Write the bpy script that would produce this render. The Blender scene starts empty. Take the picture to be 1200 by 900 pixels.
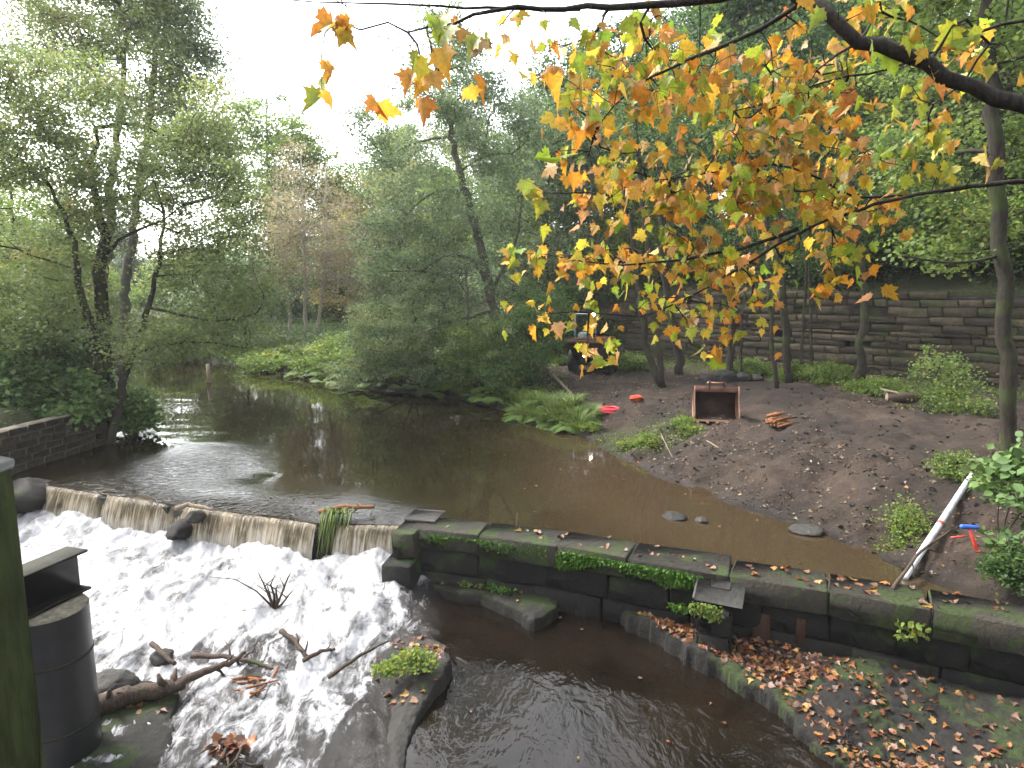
import bpy, math, random
import numpy as np
from math import radians, sin, cos, pi
random.seed(7)
sc = bpy.context.scene
COL = sc.collection

# ------------------------------------------------------------------ camera numbers (used to lay things out on the ground)
H, PITCH, F = 4.5, radians(8.2), 760.0
def ray(px, py):
    a = (px-600)/F; b = -(py-450)/F
    return np.array([a, cos(PITCH)+b*sin(PITCH), -sin(PITCH)+b*cos(PITCH)])
def on(px, py, z):                      # point of a horizontal level
    d = ray(px, py); t = (z-H)/d[2]
    return np.array([d[0]*t, d[1]*t, z])
def at(px, py, Y):                      # point at a distance Y ahead
    d = ray(px, py); t = Y/d[1]
    return np.array([d[0]*t, Y, H+d[2]*t])

# ------------------------------------------------------------------ noise
def _h(xi, yi, seed):
    h = (xi*374761393 + yi*668265263 + seed*974711) & 0xffffffff
    h = ((h ^ (h >> 13))*1274126177) & 0xffffffff
    return ((h ^ (h >> 16)) & 0xffff)/65535.0
def vnoise(x, y, seed=0):
    x = np.asarray(x, float); y = np.asarray(y, float)
    xi = np.floor(x).astype(np.int64); yi = np.floor(y).astype(np.int64)
    fx = x-xi; fy = y-yi
    fx = fx*fx*(3-2*fx); fy = fy*fy*(3-2*fy)
    a = _h(xi, yi, seed); b = _h(xi+1, yi, seed); c = _h(xi, yi+1, seed); d = _h(xi+1, yi+1, seed)
    return (a*(1-fx)+b*fx)*(1-fy)+(c*(1-fx)+d*fx)*fy
def fbm(x, y, seed=0, octv=4):
    s = 0; amp = .5
    for k in range(octv):
        s = s+amp*vnoise(x, y, seed+k*17); x = np.asarray(x)*2.03+11.3; y = np.asarray(y)*2.01-7.7; amp *= .5
    return s/(1-.5**octv)
def sstep(a, b, x):
    t = np.clip((np.asarray(x, float)-a)/(b-a), 0, 1); return t*t*(3-2*t)

# ------------------------------------------------------------------ mesh building
def mesh_np(name, V, faces, tint=None, col=None, smooth=False, uv=None, attrs=None):
    """V (n,3); faces: array (m,k) or list of such arrays"""
    if isinstance(faces, np.ndarray): faces = [faces]
    faces = [f for f in faces if len(f)]
    me = bpy.data.meshes.new(name)
    me.vertices.add(len(V)); me.vertices.foreach_set('co', np.asarray(V, np.float32).ravel())
    loops = np.concatenate([f.ravel() for f in faces]).astype(np.int32)
    sizes = np.concatenate([np.full(len(f), f.shape[1], np.int32) for f in faces])
    starts = np.concatenate([[0], np.cumsum(sizes)[:-1]]).astype(np.int32)
    me.loops.add(len(loops)); me.loops.foreach_set('vertex_index', loops)
    me.polygons.add(len(sizes)); me.polygons.foreach_set('loop_start', starts)
    try: me.polygons.foreach_set('loop_total', sizes)
    except Exception: pass
    me.update(calc_edges=True)
    if smooth: me.polygons.foreach_set('use_smooth', np.ones(len(sizes), bool))
    if tint is not None:
        a = me.attributes.new('tint', 'FLOAT', 'POINT'); a.data.foreach_set('value', np.asarray(tint, np.float32))
    if col is not None:
        a = me.attributes.new('col', 'FLOAT_COLOR', 'POINT'); a.data.foreach_set('color', np.asarray(col, np.float32).ravel())
    for k, v in (attrs or {}).items():
        a = me.attributes.new(k, 'FLOAT', 'POINT'); a.data.foreach_set('value', np.asarray(v, np.float32))
    if uv is not None:
        l = me.uv_layers.new(name='UVMap'); l.data.foreach_set('uv', np.asarray(uv, np.float32)[loops].ravel())
    me.validate()
    return me

class MB:
    def __init__(s): s.V = []; s.F = {}; s.n = 0; s.T = []
    def add(s, V, faces, tint=.5):
        V = np.asarray(V, float)
        if isinstance(faces, np.ndarray): faces = [faces]
        for f in faces:
            f = np.asarray(f, int)
            if len(f): s.F.setdefault(f.shape[1], []).append(f+s.n)
        s.V.append(V); s.n += len(V)
        s.T.append(np.full(len(V), tint) if np.isscalar(tint) else np.asarray(tint))
        return s
    def mesh(s, name, smooth=False):
        return mesh_np(name, np.concatenate(s.V), [np.concatenate(f) for f in s.F.values()], tint=np.concatenate(s.T), smooth=smooth)
    def build(s, name, mat, parent=None, smooth=False, loc=None):
        return link(name, s.mesh(name, smooth), mat, parent, loc)

def link(name, me, mat, parent=None, loc=None):
    o = bpy.data.objects.new(name, me); COL.objects.link(o)
    if mat is not None: me.materials.append(mat)
    if parent is not None: o.parent = parent
    if loc is not None: o.location = loc
    return o
def tag(o, label=None, cat=None, group=None, kind=None):
    if label: o['label'] = label
    if cat: o['category'] = cat
    if group: o['group'] = group
    if kind: o['kind'] = kind
    return o
def empty(name, loc, label, cat, group=None, rz=0):
    o = bpy.data.objects.new(name, None); COL.objects.link(o)
    o.location = [float(v) for v in loc]; o.rotation_euler = (0, 0, rz); o.empty_display_size = .2
    return tag(o, label, cat, group)
def copy_tree(o, parent=None):
    c = o.copy(); COL.objects.link(c)
    if parent is not None: c.parent = parent
    for ch in [k for k in bpy.data.objects if k.parent == o]: copy_tree(ch, c)
    return c

def grid_faces(nu, nv):
    i = np.arange(nu*nv).reshape(nu, nv)
    return np.stack([i[:-1, :-1], i[1:, :-1], i[1:, 1:], i[:-1, 1:]], -1).reshape(-1, 4)

def tube(mb, pts, radii, sides=6, tint=.5, cap=True, wob=0, rng=None):
    P = np.asarray(pts, float); n = len(P)
    R = np.full(n, radii, float) if np.isscalar(radii) else np.asarray(radii, float)
    T = np.gradient(P, axis=0); T /= np.linalg.norm(T, axis=1, keepdims=True)+1e-9
    up = np.array([0, 0, 1.]) if abs(T[0][2]) < .9 else np.array([1., 0, 0])
    A = np.zeros_like(P)
    a = np.cross(T[0], up); a /= np.linalg.norm(a)
    for k in range(n):
        a = a-T[k]*a.dot(T[k]); a /= np.linalg.norm(a)+1e-9; A[k] = a
    B = np.cross(T, A)
    th = np.linspace(0, 2*pi, sides, endpoint=False)
    rr = R[:, None, None]
    if wob and rng is not None: rr = rr*(1+wob*(rng.random((n, sides, 1))-.5))
    V = P[:, None]+rr*(np.cos(th)[None, :, None]*A[:, None]+np.sin(th)[None, :, None]*B[:, None])
    V = V.reshape(-1, 3)
    i = np.arange(n*sides).reshape(n, sides); j = np.roll(i, -1, axis=1)
    f = np.stack([i[:-1], j[:-1], j[1:], i[1:]], -1).reshape(-1, 4)
    fs = [f]
    if cap:
        fs.append(i[-1][None, :]); fs.append(i[0][::-1][None, :])
    mb.add(V, fs, tint)

_CH = None
def cbox(mb, c, size, ch=.02, rot=None, tint=.5, jit=0, rng=None, taper=None):
    """chamfered box; c centre, size full, rot 3x3"""
    global _CH
    s = np.asarray(size, float)/2
    ch = min(ch, s.min()*.45)
    V = []; key = {}
    for sx in (-1, 1):
        for sy in (-1, 1):
            for sz in (-1, 1):
                for ax in range(3):
                    p = np.array([sx*(s[0]-ch), sy*(s[1]-ch), sz*(s[2]-ch)])
                    p[ax] = (sx, sy, sz)[ax]*s[ax]
                    key[(sx, sy, sz, ax)] = len(V); V.append(p)
    if _CH is None:
        q, t = [], []
        for ax in range(3):
            o = [k for k in range(3) if k != ax]
            for sg in (-1, 1):
                f = []
                for u, v in ((-1, -1), (1, -1), (1, 1), (-1, 1)):
                    k = [0, 0, 0]; k[ax] = sg; k[o[0]] = u; k[o[1]] = v
                    f.append(key[(k[0], k[1], k[2], ax)])
                if (sg > 0) == (ax == 1): f = f[::-1]
                q.append(f)
        for ax in range(3):
            o = [k for k in range(3) if k != ax]
            for u in (-1, 1):
                for v in (-1, 1):
                    f = []
                    for sg, which in ((-1, o[0]), (1, o[0]), (1, o[1]), (-1, o[1])):
                        k = [0, 0, 0]; k[ax] = sg; k[o[0]] = u; k[o[1]] = v
                        f.append(key[(k[0], k[1], k[2], which)])
                    q.append(f)
        for sx in (-1, 1):
            for sy in (-1, 1):
                for sz in (-1, 1): t.append([key[(sx, sy, sz, a)] for a in range(3)])
        _CH = (np.array(q), np.array(t))
    V = np.array(V)
    if taper: V[:, :2] *= (1+(taper-1)*(V[:, 2:3]/s[2]*.5+.5))
    if jit and rng is not None:
        cor = {}
        for k, i in key.items():
            kk = k[:3]
            if kk not in cor: cor[kk] = rng.normal(0, jit, 3)
            V[i] += cor[kk]
    if rot is not None: V = V@np.asarray(rot).T
    mb.add(V+np.asarray(c), [_CH[0], _CH[1]], tint)

def rz3(a): return np.array([[cos(a), -sin(a), 0], [sin(a), cos(a), 0], [0, 0, 1.]])
def ry3(a): return np.array([[cos(a), 0, sin(a)], [0, 1, 0], [-sin(a), 0, cos(a)]])
def rx3(a): return np.array([[1., 0, 0], [0, cos(a), -sin(a)], [0, sin(a), cos(a)]])

def unit(v): return v/(np.linalg.norm(v, axis=-1, keepdims=True)+1e-9)

# ------------------------------------------------------------------ leaves
LEAF4 = (np.array([[0, 0, 0], [.36, .45, .06], [0, 1, 0], [-.36, .45, .06]]), np.array([[0, 1, 2, 3]]))
LEAF6 = (np.array([[0, 0, 0], [.30, .22, .08], [.36, .58, .08], [0, 1, -.08], [-.36, .58, .08], [-.30, .22, .08], [0, .5, -.02]]),
         np.array([[0, 1, 2, 6], [6, 2, 3, 3], [0, 6, 4, 5], [6, 3, 4, 4]]))
LEAF6 = (LEAF6[0], np.array([[0, 1, 6], [1, 2, 6], [2, 3, 6], [3, 4, 6], [4, 5, 6], [5, 0, 6]]))
def _maple():
    half = [(.00, -.02), (.10, -.05), (.30, -.12), (.27, .04), (.52, .10), (.44, .22), (.60, .40), (.40, .42), (.36, .52), (.24, .48), (.26, .70), (.14, .74)]
    pts = half+[(0, 1.0)]+[(-x, y) for x, y in half[:0:-1]]
    V = [(0, .22, -.04)]+[(x, y, .10*abs(x)+.02*((k % 2)*2-1)-.12*y*y) for k, (x, y) in enumerate(pts)]
    n = len(pts)
    F_ = [[0, 1+k, 1+(k+1) % n] for k in range(n)]
    return np.array(V), np.array(F_)
MAPLE = _maple()
def curl(a, b_, tw, k=0):                  # one more leaf shape: folded, drooping or twisted
    V = MAPLE[0].copy(); x, y = V[:, 0].copy(), V[:, 1].copy()
    V[:, 2] = a*np.abs(x)-b_*y*y+tw*x*y; V[:, 0] *= 1-.25*abs(a); V[0, 2] -= .03
    V[1:, :2] *= (1+.10*np.sin(np.arange(len(V)-1)*2.1+k))[:, None]
    return (V, MAPLE[1])
MAPLES = [MAPLE, curl(.5, .15, .2, 1), curl(.25, .45, -.3, 2), curl(-.2, .3, .45, 3), curl(.75, .3, -.15, 4)]
GRASS = (np.array([[-.03, 0, 0], [.03, 0, 0], [-.022, .55, .05], [.022, .55, .05], [0, 1, .25]]), None)
def leaves(pos, size, nrm, axis, shape=LEAF4):
    V0, F0 = shape
    axis = unit(axis); nrm = unit(nrm-axis*(nrm*axis).sum(1, keepdims=True)); b = np.cross(axis, nrm)
    s = np.asarray(size, float).reshape(-1, 1, 1)
    V = pos[:, None]+s*(V0[None, :, 0:1]*b[:, None]+V0[None, :, 1:2]*axis[:, None]+V0[None, :, 2:3]*nrm[:, None])
    k = len(V0)
    Fs = (F0[None]+(np.arange(len(pos))*k)[:, None, None]).reshape(-1, F0.shape[1])
    return V.reshape(-1, 3), Fs
def leaf_mesh(name, pos, size, rng, tint, shape=LEAF4, droop=.2, upb=.8, col=None):
    n = len(pos)
    nrm = rng.normal(0, 1, (n, 3))+np.array([0, 0, upb]); ax = rng.normal(0, 1, (n, 3))*np.array([1, 1, .6])-np.array([0, 0, droop])
    V, Fs = leaves(pos, size, nrm, ax, shape)
    k = len(shape[0])
    return mesh_np(name, V, Fs, tint=np.repeat(tint, k), col=None if col is None else np.repeat(col, k, axis=0))

# ------------------------------------------------------------------ materials
def newmat(name):
    m = bpy.data.materials.new(name); m.use_nodes = True
    nt = m.node_tree; nt.nodes.clear()
    out = nt.nodes.new('ShaderNodeOutputMaterial')
    return m, nt, out
class NB:
    def __init__(s, nt): s.nt = nt
    def n(s, t, **kw):
        d = s.nt.nodes.new(t)
        for k, v in kw.items():
            if k in ('in_',):
                for kk, vv in v.items():
                    if hasattr(vv, 'is_output'): s.nt.links.new(vv, d.inputs[kk])
                    else: d.inputs[kk].default_value = vv
            else: setattr(d, k, v)
        return d
    def noise(s, scale, vec=None, detail=4, rough=.55, dist=0):
        d = s.n('ShaderNodeTexNoise', in_={'Scale': scale, 'Detail': detail, 'Roughness': rough, 'Distortion': dist})
        if vec is not None: s.nt.links.new(vec, d.inputs['Vector'])
        return d.outputs['Fac']
    def pos(s): return s.n('ShaderNodeTexCoord').outputs['Object']
    def geo(s, k='Position'): return s.n('ShaderNodeNewGeometry').outputs[k]
    def mapped(s, vec, scale, rot=(0, 0, 0)):
        return s.n('ShaderNodeMapping', in_={'Vector': vec, 'Scale': scale, 'Rotation': rot}).outputs[0]
    def attr(s, name, out='Fac'): return s.n('ShaderNodeAttribute', attribute_name=name).outputs[out]
    def ramp(s, fac, stops):
        d = s.n('ShaderNodeValToRGB'); cr = d.color_ramp
        while len(cr.elements) > 1: cr.elements.remove(cr.elements[-1])
        for k, (p, c) in enumerate(stops):
            e = cr.elements[0] if k == 0 else cr.elements.new(p)
            e.position = p; e.color = (*c, 1) if len(c) == 3 else c
        s.nt.links.new(fac, d.inputs[0]); return d.outputs[0]
    def rng(s, fac, a, b, c=0., d=1.):
        return s.n('ShaderNodeMapRange', in_={0: fac, 1: a, 2: b, 3: c, 4: d}).outputs[0]
    def mix(s, fac, a, b, mode='MIX'):
        d = s.n('ShaderNodeMix', data_type='RGBA', blend_type=mode)
        for k, v in ((0, fac), (6, a), (7, b)):
            if hasattr(v, 'is_output'): s.nt.links.new(v, d.inputs[k])
            else: d.inputs[k].default_value = (*v, 1) if isinstance(v, tuple) and len(v) == 3 else v
        return d.outputs[2]
    def math(s, op, a, b=0.):
        return s.n('ShaderNodeMath', operation=op, in_={0: a, 1: b}).outputs[0]
    def bump(s, h, strength=.5, dist=.02, normal=None):
        d = s.n('ShaderNodeBump', in_={'Strength': strength, 'Distance': dist, 'Height': h})
        if normal is not None: s.nt.links.new(normal, d.inputs['Normal'])
        return d.outputs[0]
    def bsdf(s, col, rough=.7, normal=None, spec=.3, **kw):
        d = s.n('ShaderNodeBsdfPrincipled')
        for k, v in (('Base Color', col), ('Roughness', rough), ('Specular IOR Level', spec), *[(k.replace('_', ' '), v) for k, v in kw.items()]):
            if hasattr(v, 'is_output'): s.nt.links.new(v, d.inputs[k])
            else: d.inputs[k].default_value = (*v, 1) if isinstance(v, tuple) and len(v) == 3 else v
        if normal is not None: s.nt.links.new(normal, d.inputs['Normal'])
        return d.outputs[0]
def fin(m, nt, out, sh): nt.links.new(sh, out.inputs['Surface']); return m

def leafmat(name, stops, trans=.52, rough=.5, spec=.25):
    m, nt, out = newmat(name); b = NB(nt)
    c = b.ramp(b.attr('tint'), stops)
    p = b.bsdf(c, rough, spec=spec)
    t = b.n('ShaderNodeBsdfTranslucent'); nt.links.new(b.mix(1., c, (1.25, 1.28, .98), 'MULTIPLY'), t.inputs[0])
    x = b.n('ShaderNodeMixShader', in_={0: trans}); nt.links.new(p, x.inputs[1]); nt.links.new(t.outputs[0], x.inputs[2])
    return fin(m, nt, out, x.outputs[0])
def colleafmat(name, trans=.42):
    m, nt, out = newmat(name); b = NB(nt)
    c = b.attr('col', 'Color')
    c = b.mix(.55, c, b.ramp(b.noise(60, b.pos(), 3), [(.3, (.45, .4, .35)), (.6, (1, 1, 1))]), 'MULTIPLY')
    p = b.bsdf(c, .45, spec=.3)
    t = b.n('ShaderNodeBsdfTranslucent'); nt.links.new(c, t.inputs[0])
    x = b.n('ShaderNodeMixShader', in_={0: trans}); nt.links.new(p, x.inputs[1]); nt.links.new(t.outputs[0], x.inputs[2])
    return fin(m, nt, out, x.outputs[0])
def barkmat(name, c1, c2, moss=0., scale=6.):
    m, nt, out = newmat(name); b = NB(nt)
    v = b.pos(); st = b.mapped(v, (scale, scale, scale*.22))
    n1 = b.noise(3, st, 6, .65); n2 = b.noise(1.3, v, 3)
    c = b.ramp(n1, [(.3, c1), (.7, c2)])
    if moss: c = b.mix(b.rng(n2, .62-moss*.3, .72-moss*.2, 0, .8), c, (.035, .05, .012))
    return fin(m, nt, out, b.bsdf(c, .85, b.bump(n1, .8, .03), .2))
def stonemat(name, stops, moss=.0, wet=.0, scale=1.5, bump=.5, mosscol=(.035, .065, .012), streak=True):
    m, nt, out = newmat(name); b = NB(nt)
    v = b.pos()
    n1 = b.noise(scale, v, 6, .6); n2 = b.noise(scale*7, v, 6, .7); n3 = b.noise(scale*.9, v, 4, .6, .5)
    f = b.math('ADD', b.math('MULTIPLY', n1, .55), b.math('MULTIPLY', b.attr('tint'), .45))
    c = b.ramp(f, stops)
    n4 = b.noise(scale*22, v, 5, .75)
    c = b.mix(.8, c, b.ramp(n2, [(.28, (.35, .33, .30)), (.5, (.8, .78, .74)), (.72, (1.35, 1.28, 1.18))]), 'MULTIPLY')
    c = b.mix(.5, c, b.ramp(n4, [(.3, (.4, .4, .4)), (.65, (1.3, 1.3, 1.3))]), 'MULTIPLY')
    if moss:
        z = b.n('ShaderNodeSeparateXYZ', in_={0: b.geo('Normal')}).outputs[2]
        mk = b.math('ADD', n3, b.math('MULTIPLY', z, .10))
        c = b.mix(b.rng(mk, .78-moss*.35, .86-moss*.35, 0, .9), c, b.ramp(n2, [(.3, tuple(.5*k for k in mosscol)), (.7, mosscol)]))
    h = b.math('ADD', b.math('ADD', n1, b.math('MULTIPLY', n2, .6)), b.math('MULTIPLY', n4, .2))
    ro = b.rng(n1, .3, .7, .85-wet*.5, .95-wet*.6)
    return fin(m, nt, out, b.bsdf(c, ro, b.bump(h, bump, .07), .3))
def plain(name, c, rough=.6, metal=0., var=.3, spec=.4, scale=8., emis=None):
    m, nt, out = newmat(name); b = NB(nt)
    n1 = b.noise(scale, b.pos(), 5, .6)
    cc = b.ramp(n1, [(.3, tuple(k*(1-var) for k in c)), (.7, tuple(min(1, k*(1+var*.5)) for k in c))])
    kw = {'Metallic': metal}
    if emis: kw['Emission_Color'] = (*emis[0], 1); kw['Emission_Strength'] = emis[1]
    return fin(m, nt, out, b.bsdf(cc, b.rng(n1, .3, .7, rough*.8, min(1, rough*1.15)), b.bump(n1, .15, .01), spec, **kw))

M = {}
M['alder'] = leafmat('alder_leaf', [(0, (.05, .085, .022)), (.45, (.11, .16, .042)), (.8, (.16, .205, .055)), (1, (.23, .20, .06))])
M['alder_olive'] = leafmat('alder_olive_leaf', [(0, (.075, .10, .04)), (.45, (.135, .17, .068)), (.8, (.185, .215, .085)), (1, (.26, .21, .08))])
M['grey_leaf'] = leafmat('grey_green_leaf', [(0, (.05, .08, .04)), (.5, (.115, .16, .085)), (.85, (.18, .225, .13)), (1, (.22, .23, .09))])
M['wood_leaf'] = leafmat('woodland_leaf', [(0, (.018, .042, .013)), (.5, (.046, .088, .026)), (.85, (.085, .135, .038)), (1, (.15, .145, .038))])
M['bright_leaf'] = leafmat('bright_leaf', [(0, (.06, .09, .02)), (.5, (.12, .18, .038)), (.85, (.18, .23, .05)), (1, (.27, .22, .05))])
M['bramble_leaf'] = leafmat('bramble_leaf', [(0, (.035, .065, .02)), (.5, (.078, .135, .04)), (1, (.13, .19, .055))], .3, .6, .2)
M['birch_leaf'] = leafmat('birch_leaf', [(0, (.15, .125, .09)), (.5, (.235, .195, .14)), (1, (.30, .26, .16))])
M['yellow_leaf'] = leafmat('yellow_leaf', [(0, (.16, .16, .05)), (.5, (.25, .22, .07)), (1, (.36, .29, .08))])
M['grass'] = leafmat('grass_blade', [(0, (.05, .08, .02)), (.5, (.11, .16, .04)), (1, (.19, .21, .07))], .3)
M['moss'] = leafmat('moss_leaf', [(0, (.02, .05, .006)), (.5, (.05, .12, .012)), (1, (.11, .20, .02))], .3, .6)
M['litter'] = colleafmat('fallen_leaf', .1)
M['maple'] = colleafmat('maple_leaf', .5)
M['bark'] = barkmat('dark_bark', (.010, .008, .006), (.036, .029, .022), .45)
M['bark_grey'] = barkmat('grey_bark', (.032, .028, .022), (.095, .085, .068), .5)
M['bark_pale'] = barkmat('pale_bark', (.16, .14, .11), (.36, .32, .26), .1)
M['bark_wet'] = barkmat('wet_bark', (.007, .006, .005), (.03, .025, .02), .0, 14.)
M['dead'] = barkmat('driftwood', (.022, .015, .011), (.09, .066, .05), .1, 14.)
M['dead_pale'] = barkmat('pale_dead_wood', (.10, .075, .055), (.26, .2, .15), .0, 14.)
M['wall'] = stonemat('wall_stone', [(.2, (.016, .012, .008)), (.5, (.042, .033, .021)), (.8, (.09, .072, .046))], .55, 0, 1.2, .6, (.035, .045, .012))
M['riverwall'] = stonemat('river_wall_stone', [(.2, (.08, .068, .05)), (.5, (.15, .125, .092)), (.8, (.23, .19, .14))], .12, .1, 1.5, .5)
M['mortar'] = plain('mortar', (.16, .15, .13), .9)
M['weir'] = stonemat('wet_weir_stone', [(.2, (.003, .0028, .0025)), (.5, (.008, .007, .006)), (.8, (.017, .015, .012))], .45, .3, 1.6, .8, (.022, .042, .008))
M['coping'] = stonemat('coping_stone', [(.2, (.009, .008, .006)), (.5, (.024, .021, .015)), (.8, (.052, .046, .034))], .62, .3, 2.2, 1., (.04, .062, .012))
M['slate'] = stonemat('slate_slab', [(.2, (.02, .018, .017)), (.5, (.042, .04, .037)), (.8, (.075, .07, .065))], .0, .45, 2., .5)
M['ledge'] = stonemat('ledge_rock', [(.2, (.003, .0027, .0022)), (.5, (.008, .007, .0055)), (.8, (.017, .0155, .0125))], .5, .12, 1.4, 1., (.022, .036, .006))
M['rock'] = stonemat('wet_rock', [(.2, (.007, .0065, .006)), (.5, (.02, .018, .016)), (.8, (.045, .042, .036))], .25, .5, 2.5, .9)
M['rust_stone'] = stonemat('iron_stained_stone', [(.2, (.012, .005, .003)), (.5, (.05, .017, .006)), (.8, (.11, .036, .012))], 0, .6, 2., .5)
# ------------------------------------------------------------------ the lie of the land
def wy(x):                                # y of the weir crest line at x
    return np.interp(x, [-60, -11.6, -7.44, -3.8, -2.0, .64, 3.52, 5.29, 7.2, 9.0, 30], [15.2, 15.2, 13.63, 12.42, 12.35, 11.55, 10.25, 9.5, 8.5, 7.4, 7.4])
POND = np.array([(-12.75, 15.2), (-12.35, 17.4), (-13.0, 20), (-14.5, 24), (-18, 30), (-24, 38), (-34, 48), (-50, 57), (-70, 62), (-70, 70), (-48, 66), (-30, 53), (-22.9, 44.5),
    (-14.9, 37.5), (-8.9, 31.8), (-5.8, 29.1), (-2.1, 26.7), (-.1, 23.9), (1.5, 21.2), (2.4, 18.8), (2.95, 16.8), (3.5, 15.3), (4.6, 13.3), (5.6, 11.9), (6.15, 10.7), (6.5, 9.6), (7.0, 8.7),
    (3.52, 10.3), (-2, 12.45), (-3.8, 12.42), (-7.44, 13.63), (-11.6, 15.17)])
CHAN = np.array([(-12.75, 15.3), (-11.6, 15.2), (-7.44, 13.7), (-2, 12.4), (3.52, 10.3), (7.4, 8.4), (9.5, 7.0), (7.5, 5.0), (6.2, 2.0), (6.2, -40), (-12.8, -40)])
def sdist(x, y, poly):
    x = np.asarray(x, float); y = np.asarray(y, float)
    d2 = np.full(x.shape, 1e18); ins = np.zeros(x.shape, bool)
    n = len(poly)
    for k in range(n):
        a = poly[k]; b = poly[(k+1) % n]; e = b-a
        t = np.clip(((x-a[0])*e[0]+(y-a[1])*e[1])/(e@e+1e-12), 0, 1)
        d2 = np.minimum(d2, (x-a[0]-t*e[0])**2+(y-a[1]-t*e[1])**2)
        c = ((a[1] > y) != (b[1] > y))
        if e[1] != 0: ins ^= c & (x < a[0]+(y-a[1])*e[0]/e[1])
    d = np.sqrt(d2); return np.where(ins, -d, d)
WALL = [np.array(p) for p in ((3.0, 38.0), (8.1, 31.4), (13.5, 26.0), (17.0, 22.6), (24.0, 16.5))]
def wall_side(x, y):                       # distance behind the long retaining wall (positive = behind)
    x = np.asarray(x, float); y = np.asarray(y, float)
    best = np.full(x.shape, 1e9); sd = np.zeros(x.shape)
    pts = [WALL[0]+(WALL[0]-WALL[1])*8]+WALL+[WALL[-1]+(WALL[-1]-WALL[-2])*8]
    for a, b in zip(pts[:-1], pts[1:]):
        e = b-a; L = np.hypot(*e)
        t = np.clip(((x-a[0])*e[0]+(y-a[1])*e[1])/(L*L), 0, 1)
        d = np.hypot(x-a[0]-t*e[0], y-a[1]-t*e[1])
        s = (e[0]*(y-a[1])-e[1]*(x-a[0]))/L
        up = d < best
        best = np.where(up, d, best); sd = np.where(up, np.sign(s)*d, sd)
    return sd
def height(x, y, fine=True):
    x = np.asarray(x, float); y = np.asarray(y, float)
    dp = sdist(x, y, POND); dc = sdist(x, y, CHAN)
    d = np.minimum(dp, dc)
    right = sstep(-1, 1, x-np.interp(y, [0, 12, 24, 30, 38, 60], [-2, -2, -8, -12, -18, -40]))
    zr = .09*sstep(0, .5, d)+.72*sstep(.1, 3.6, d)+.25*sstep(3, 12, d)
    ledge_bank = sstep(28, 24, y)*sstep(3, -1.5, x)*right*0
    vb = sstep(2.8, -.5, x)*right*sstep(17, 21, y)     # steeper grassy bank round the middle
    zr = zr+vb*.45*sstep(0, .9, d)
    zl = .35+.9*sstep(0, 1.2, d)+7*(1-np.exp(-np.maximum(d-2, 0)*.16/7))
    z = zl*(1-right)+zr*right
    ws = wall_side(x, y)
    step = sstep(.15, .5, ws); ramp = sstep(-4, 9, ws)
    haswall = sstep(1.5, 5.5, x)
    behind = 3.35*(step*haswall+ramp*(1-haswall))+8.*(1-np.exp(-np.maximum(ws-.5, 0)*.36/8))*right
    z = z+behind*right*sstep(10, 14, y)
    far = 5*(1-np.exp(-np.maximum(y-60, 0)*.1/5))
    z = z+far
    # floor of the water
    z = np.where(dp < 0, np.maximum(-.9, dp*.22)-.004, z)
    z = np.where((dc < 0) & (dp > 0), -1.9, z)
    lip = sstep(1.6, .9, np.abs(y-wy(x)))*sstep(-1.4, -2.0, x)*sstep(-12.75, -12.4, x)
    z = np.where(lip > 0, np.minimum(z, 3-3.75*lip), z)
    if fine:
        mud = sstep(-.1, .5, d)*right*(1-step*haswall)
        z = z+mud*((fbm(x*.9, y*.9, 3)-.5)*.34+(fbm(x*3.2, y*3.2, 5)-.5)*.27)
        u = x*.80-y*.60; v = x*.60+y*.80            # wheel ruts run up the bank
        rut = np.sin(u*3.1+2.2*fbm(v*.5, u*.2, 9))
        z = z+mud*rut*.05*sstep(2.2, 4.5, x)*sstep(22, 17, y)
        z = z+sstep(.3, 2, d)*(1-right)*(fbm(x*.8, y*.8, 21)-.5)*.5
    return z
def gz(x, y): return float(height(np.array([x]), np.array([y]))[0])

def axis(*segs):
    out = [segs[0][0]]
    for a, b, s in segs:
        n = max(1, int(round((b-a)/s))); out += list(np.linspace(a, b, n+1)[1:])
    return np.array(out)
gx = axis((-400, -60, 20), (-60, -20, 2), (-20, 0, .3), (0, 13, .11), (13, 22, .3), (22, 60, 1.5), (60, 400, 20))
gy = axis((-60, 4, 4), (4, 8, .4), (8, 22, .11), (22, 40, .3), (40, 80, 1.5), (80, 500, 20))
X, Y = np.meshgrid(gx, gy, indexing='ij')
Z = height(X, Y)
dpond = np.minimum(sdist(X, Y, POND), sdist(X, Y, CHAN))
wsd = wall_side(X, Y)
green = np.clip(sstep(.5, 1.5, wsd)+sstep(-3.0, -.5, wsd)*.75+sstep(1.6, .2, X)*sstep(14, 18, Y)+sstep(31, 36, Y)+sstep(-6, -10, X)+sstep(20, 30, X)
    + .75*sstep(2.3, .4, np.hypot((X-3.6)*.8, Y-18.4))*1.0, 0, 1)
green = np.clip(green*1.25-(fbm(X*.9, Y*.9, 31)-.3)*.9*(green < .98), 0, 1)
m, nt, out = newmat('mud_ground'); b = NB(nt)
v = b.geo(); n1 = b.noise(.9, v, 6, .6); n2 = b.noise(7, v, 8, .72); n3 = b.noise(34, v, 5, .7)
mudc = b.ramp(n1, [(.3, (.018, .0112, .0075)), (.55, (.036, .0235, .016)), (.75, (.060, .041, .029))])
mudc = b.mix(.75, mudc, b.ramp(n2, [(.3, (.3, .28, .26)), (.68, (1.3, 1.27, 1.22))]), 'MULTIPLY')
grc = b.ramp(n2, [(.3, (.022, .026, .010)), (.55, (.045, .052, .018)), (.75, (.08, .07, .03))])
wet = b.math('MULTIPLY', b.rng(b.attr('wet'), 0, 1, 1, .5), b.rng(b.noise(.55, v, 4, .6, .6), .40, .60, .62, 1.12))
c = b.mix(b.attr('green'), mudc, grc)
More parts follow.
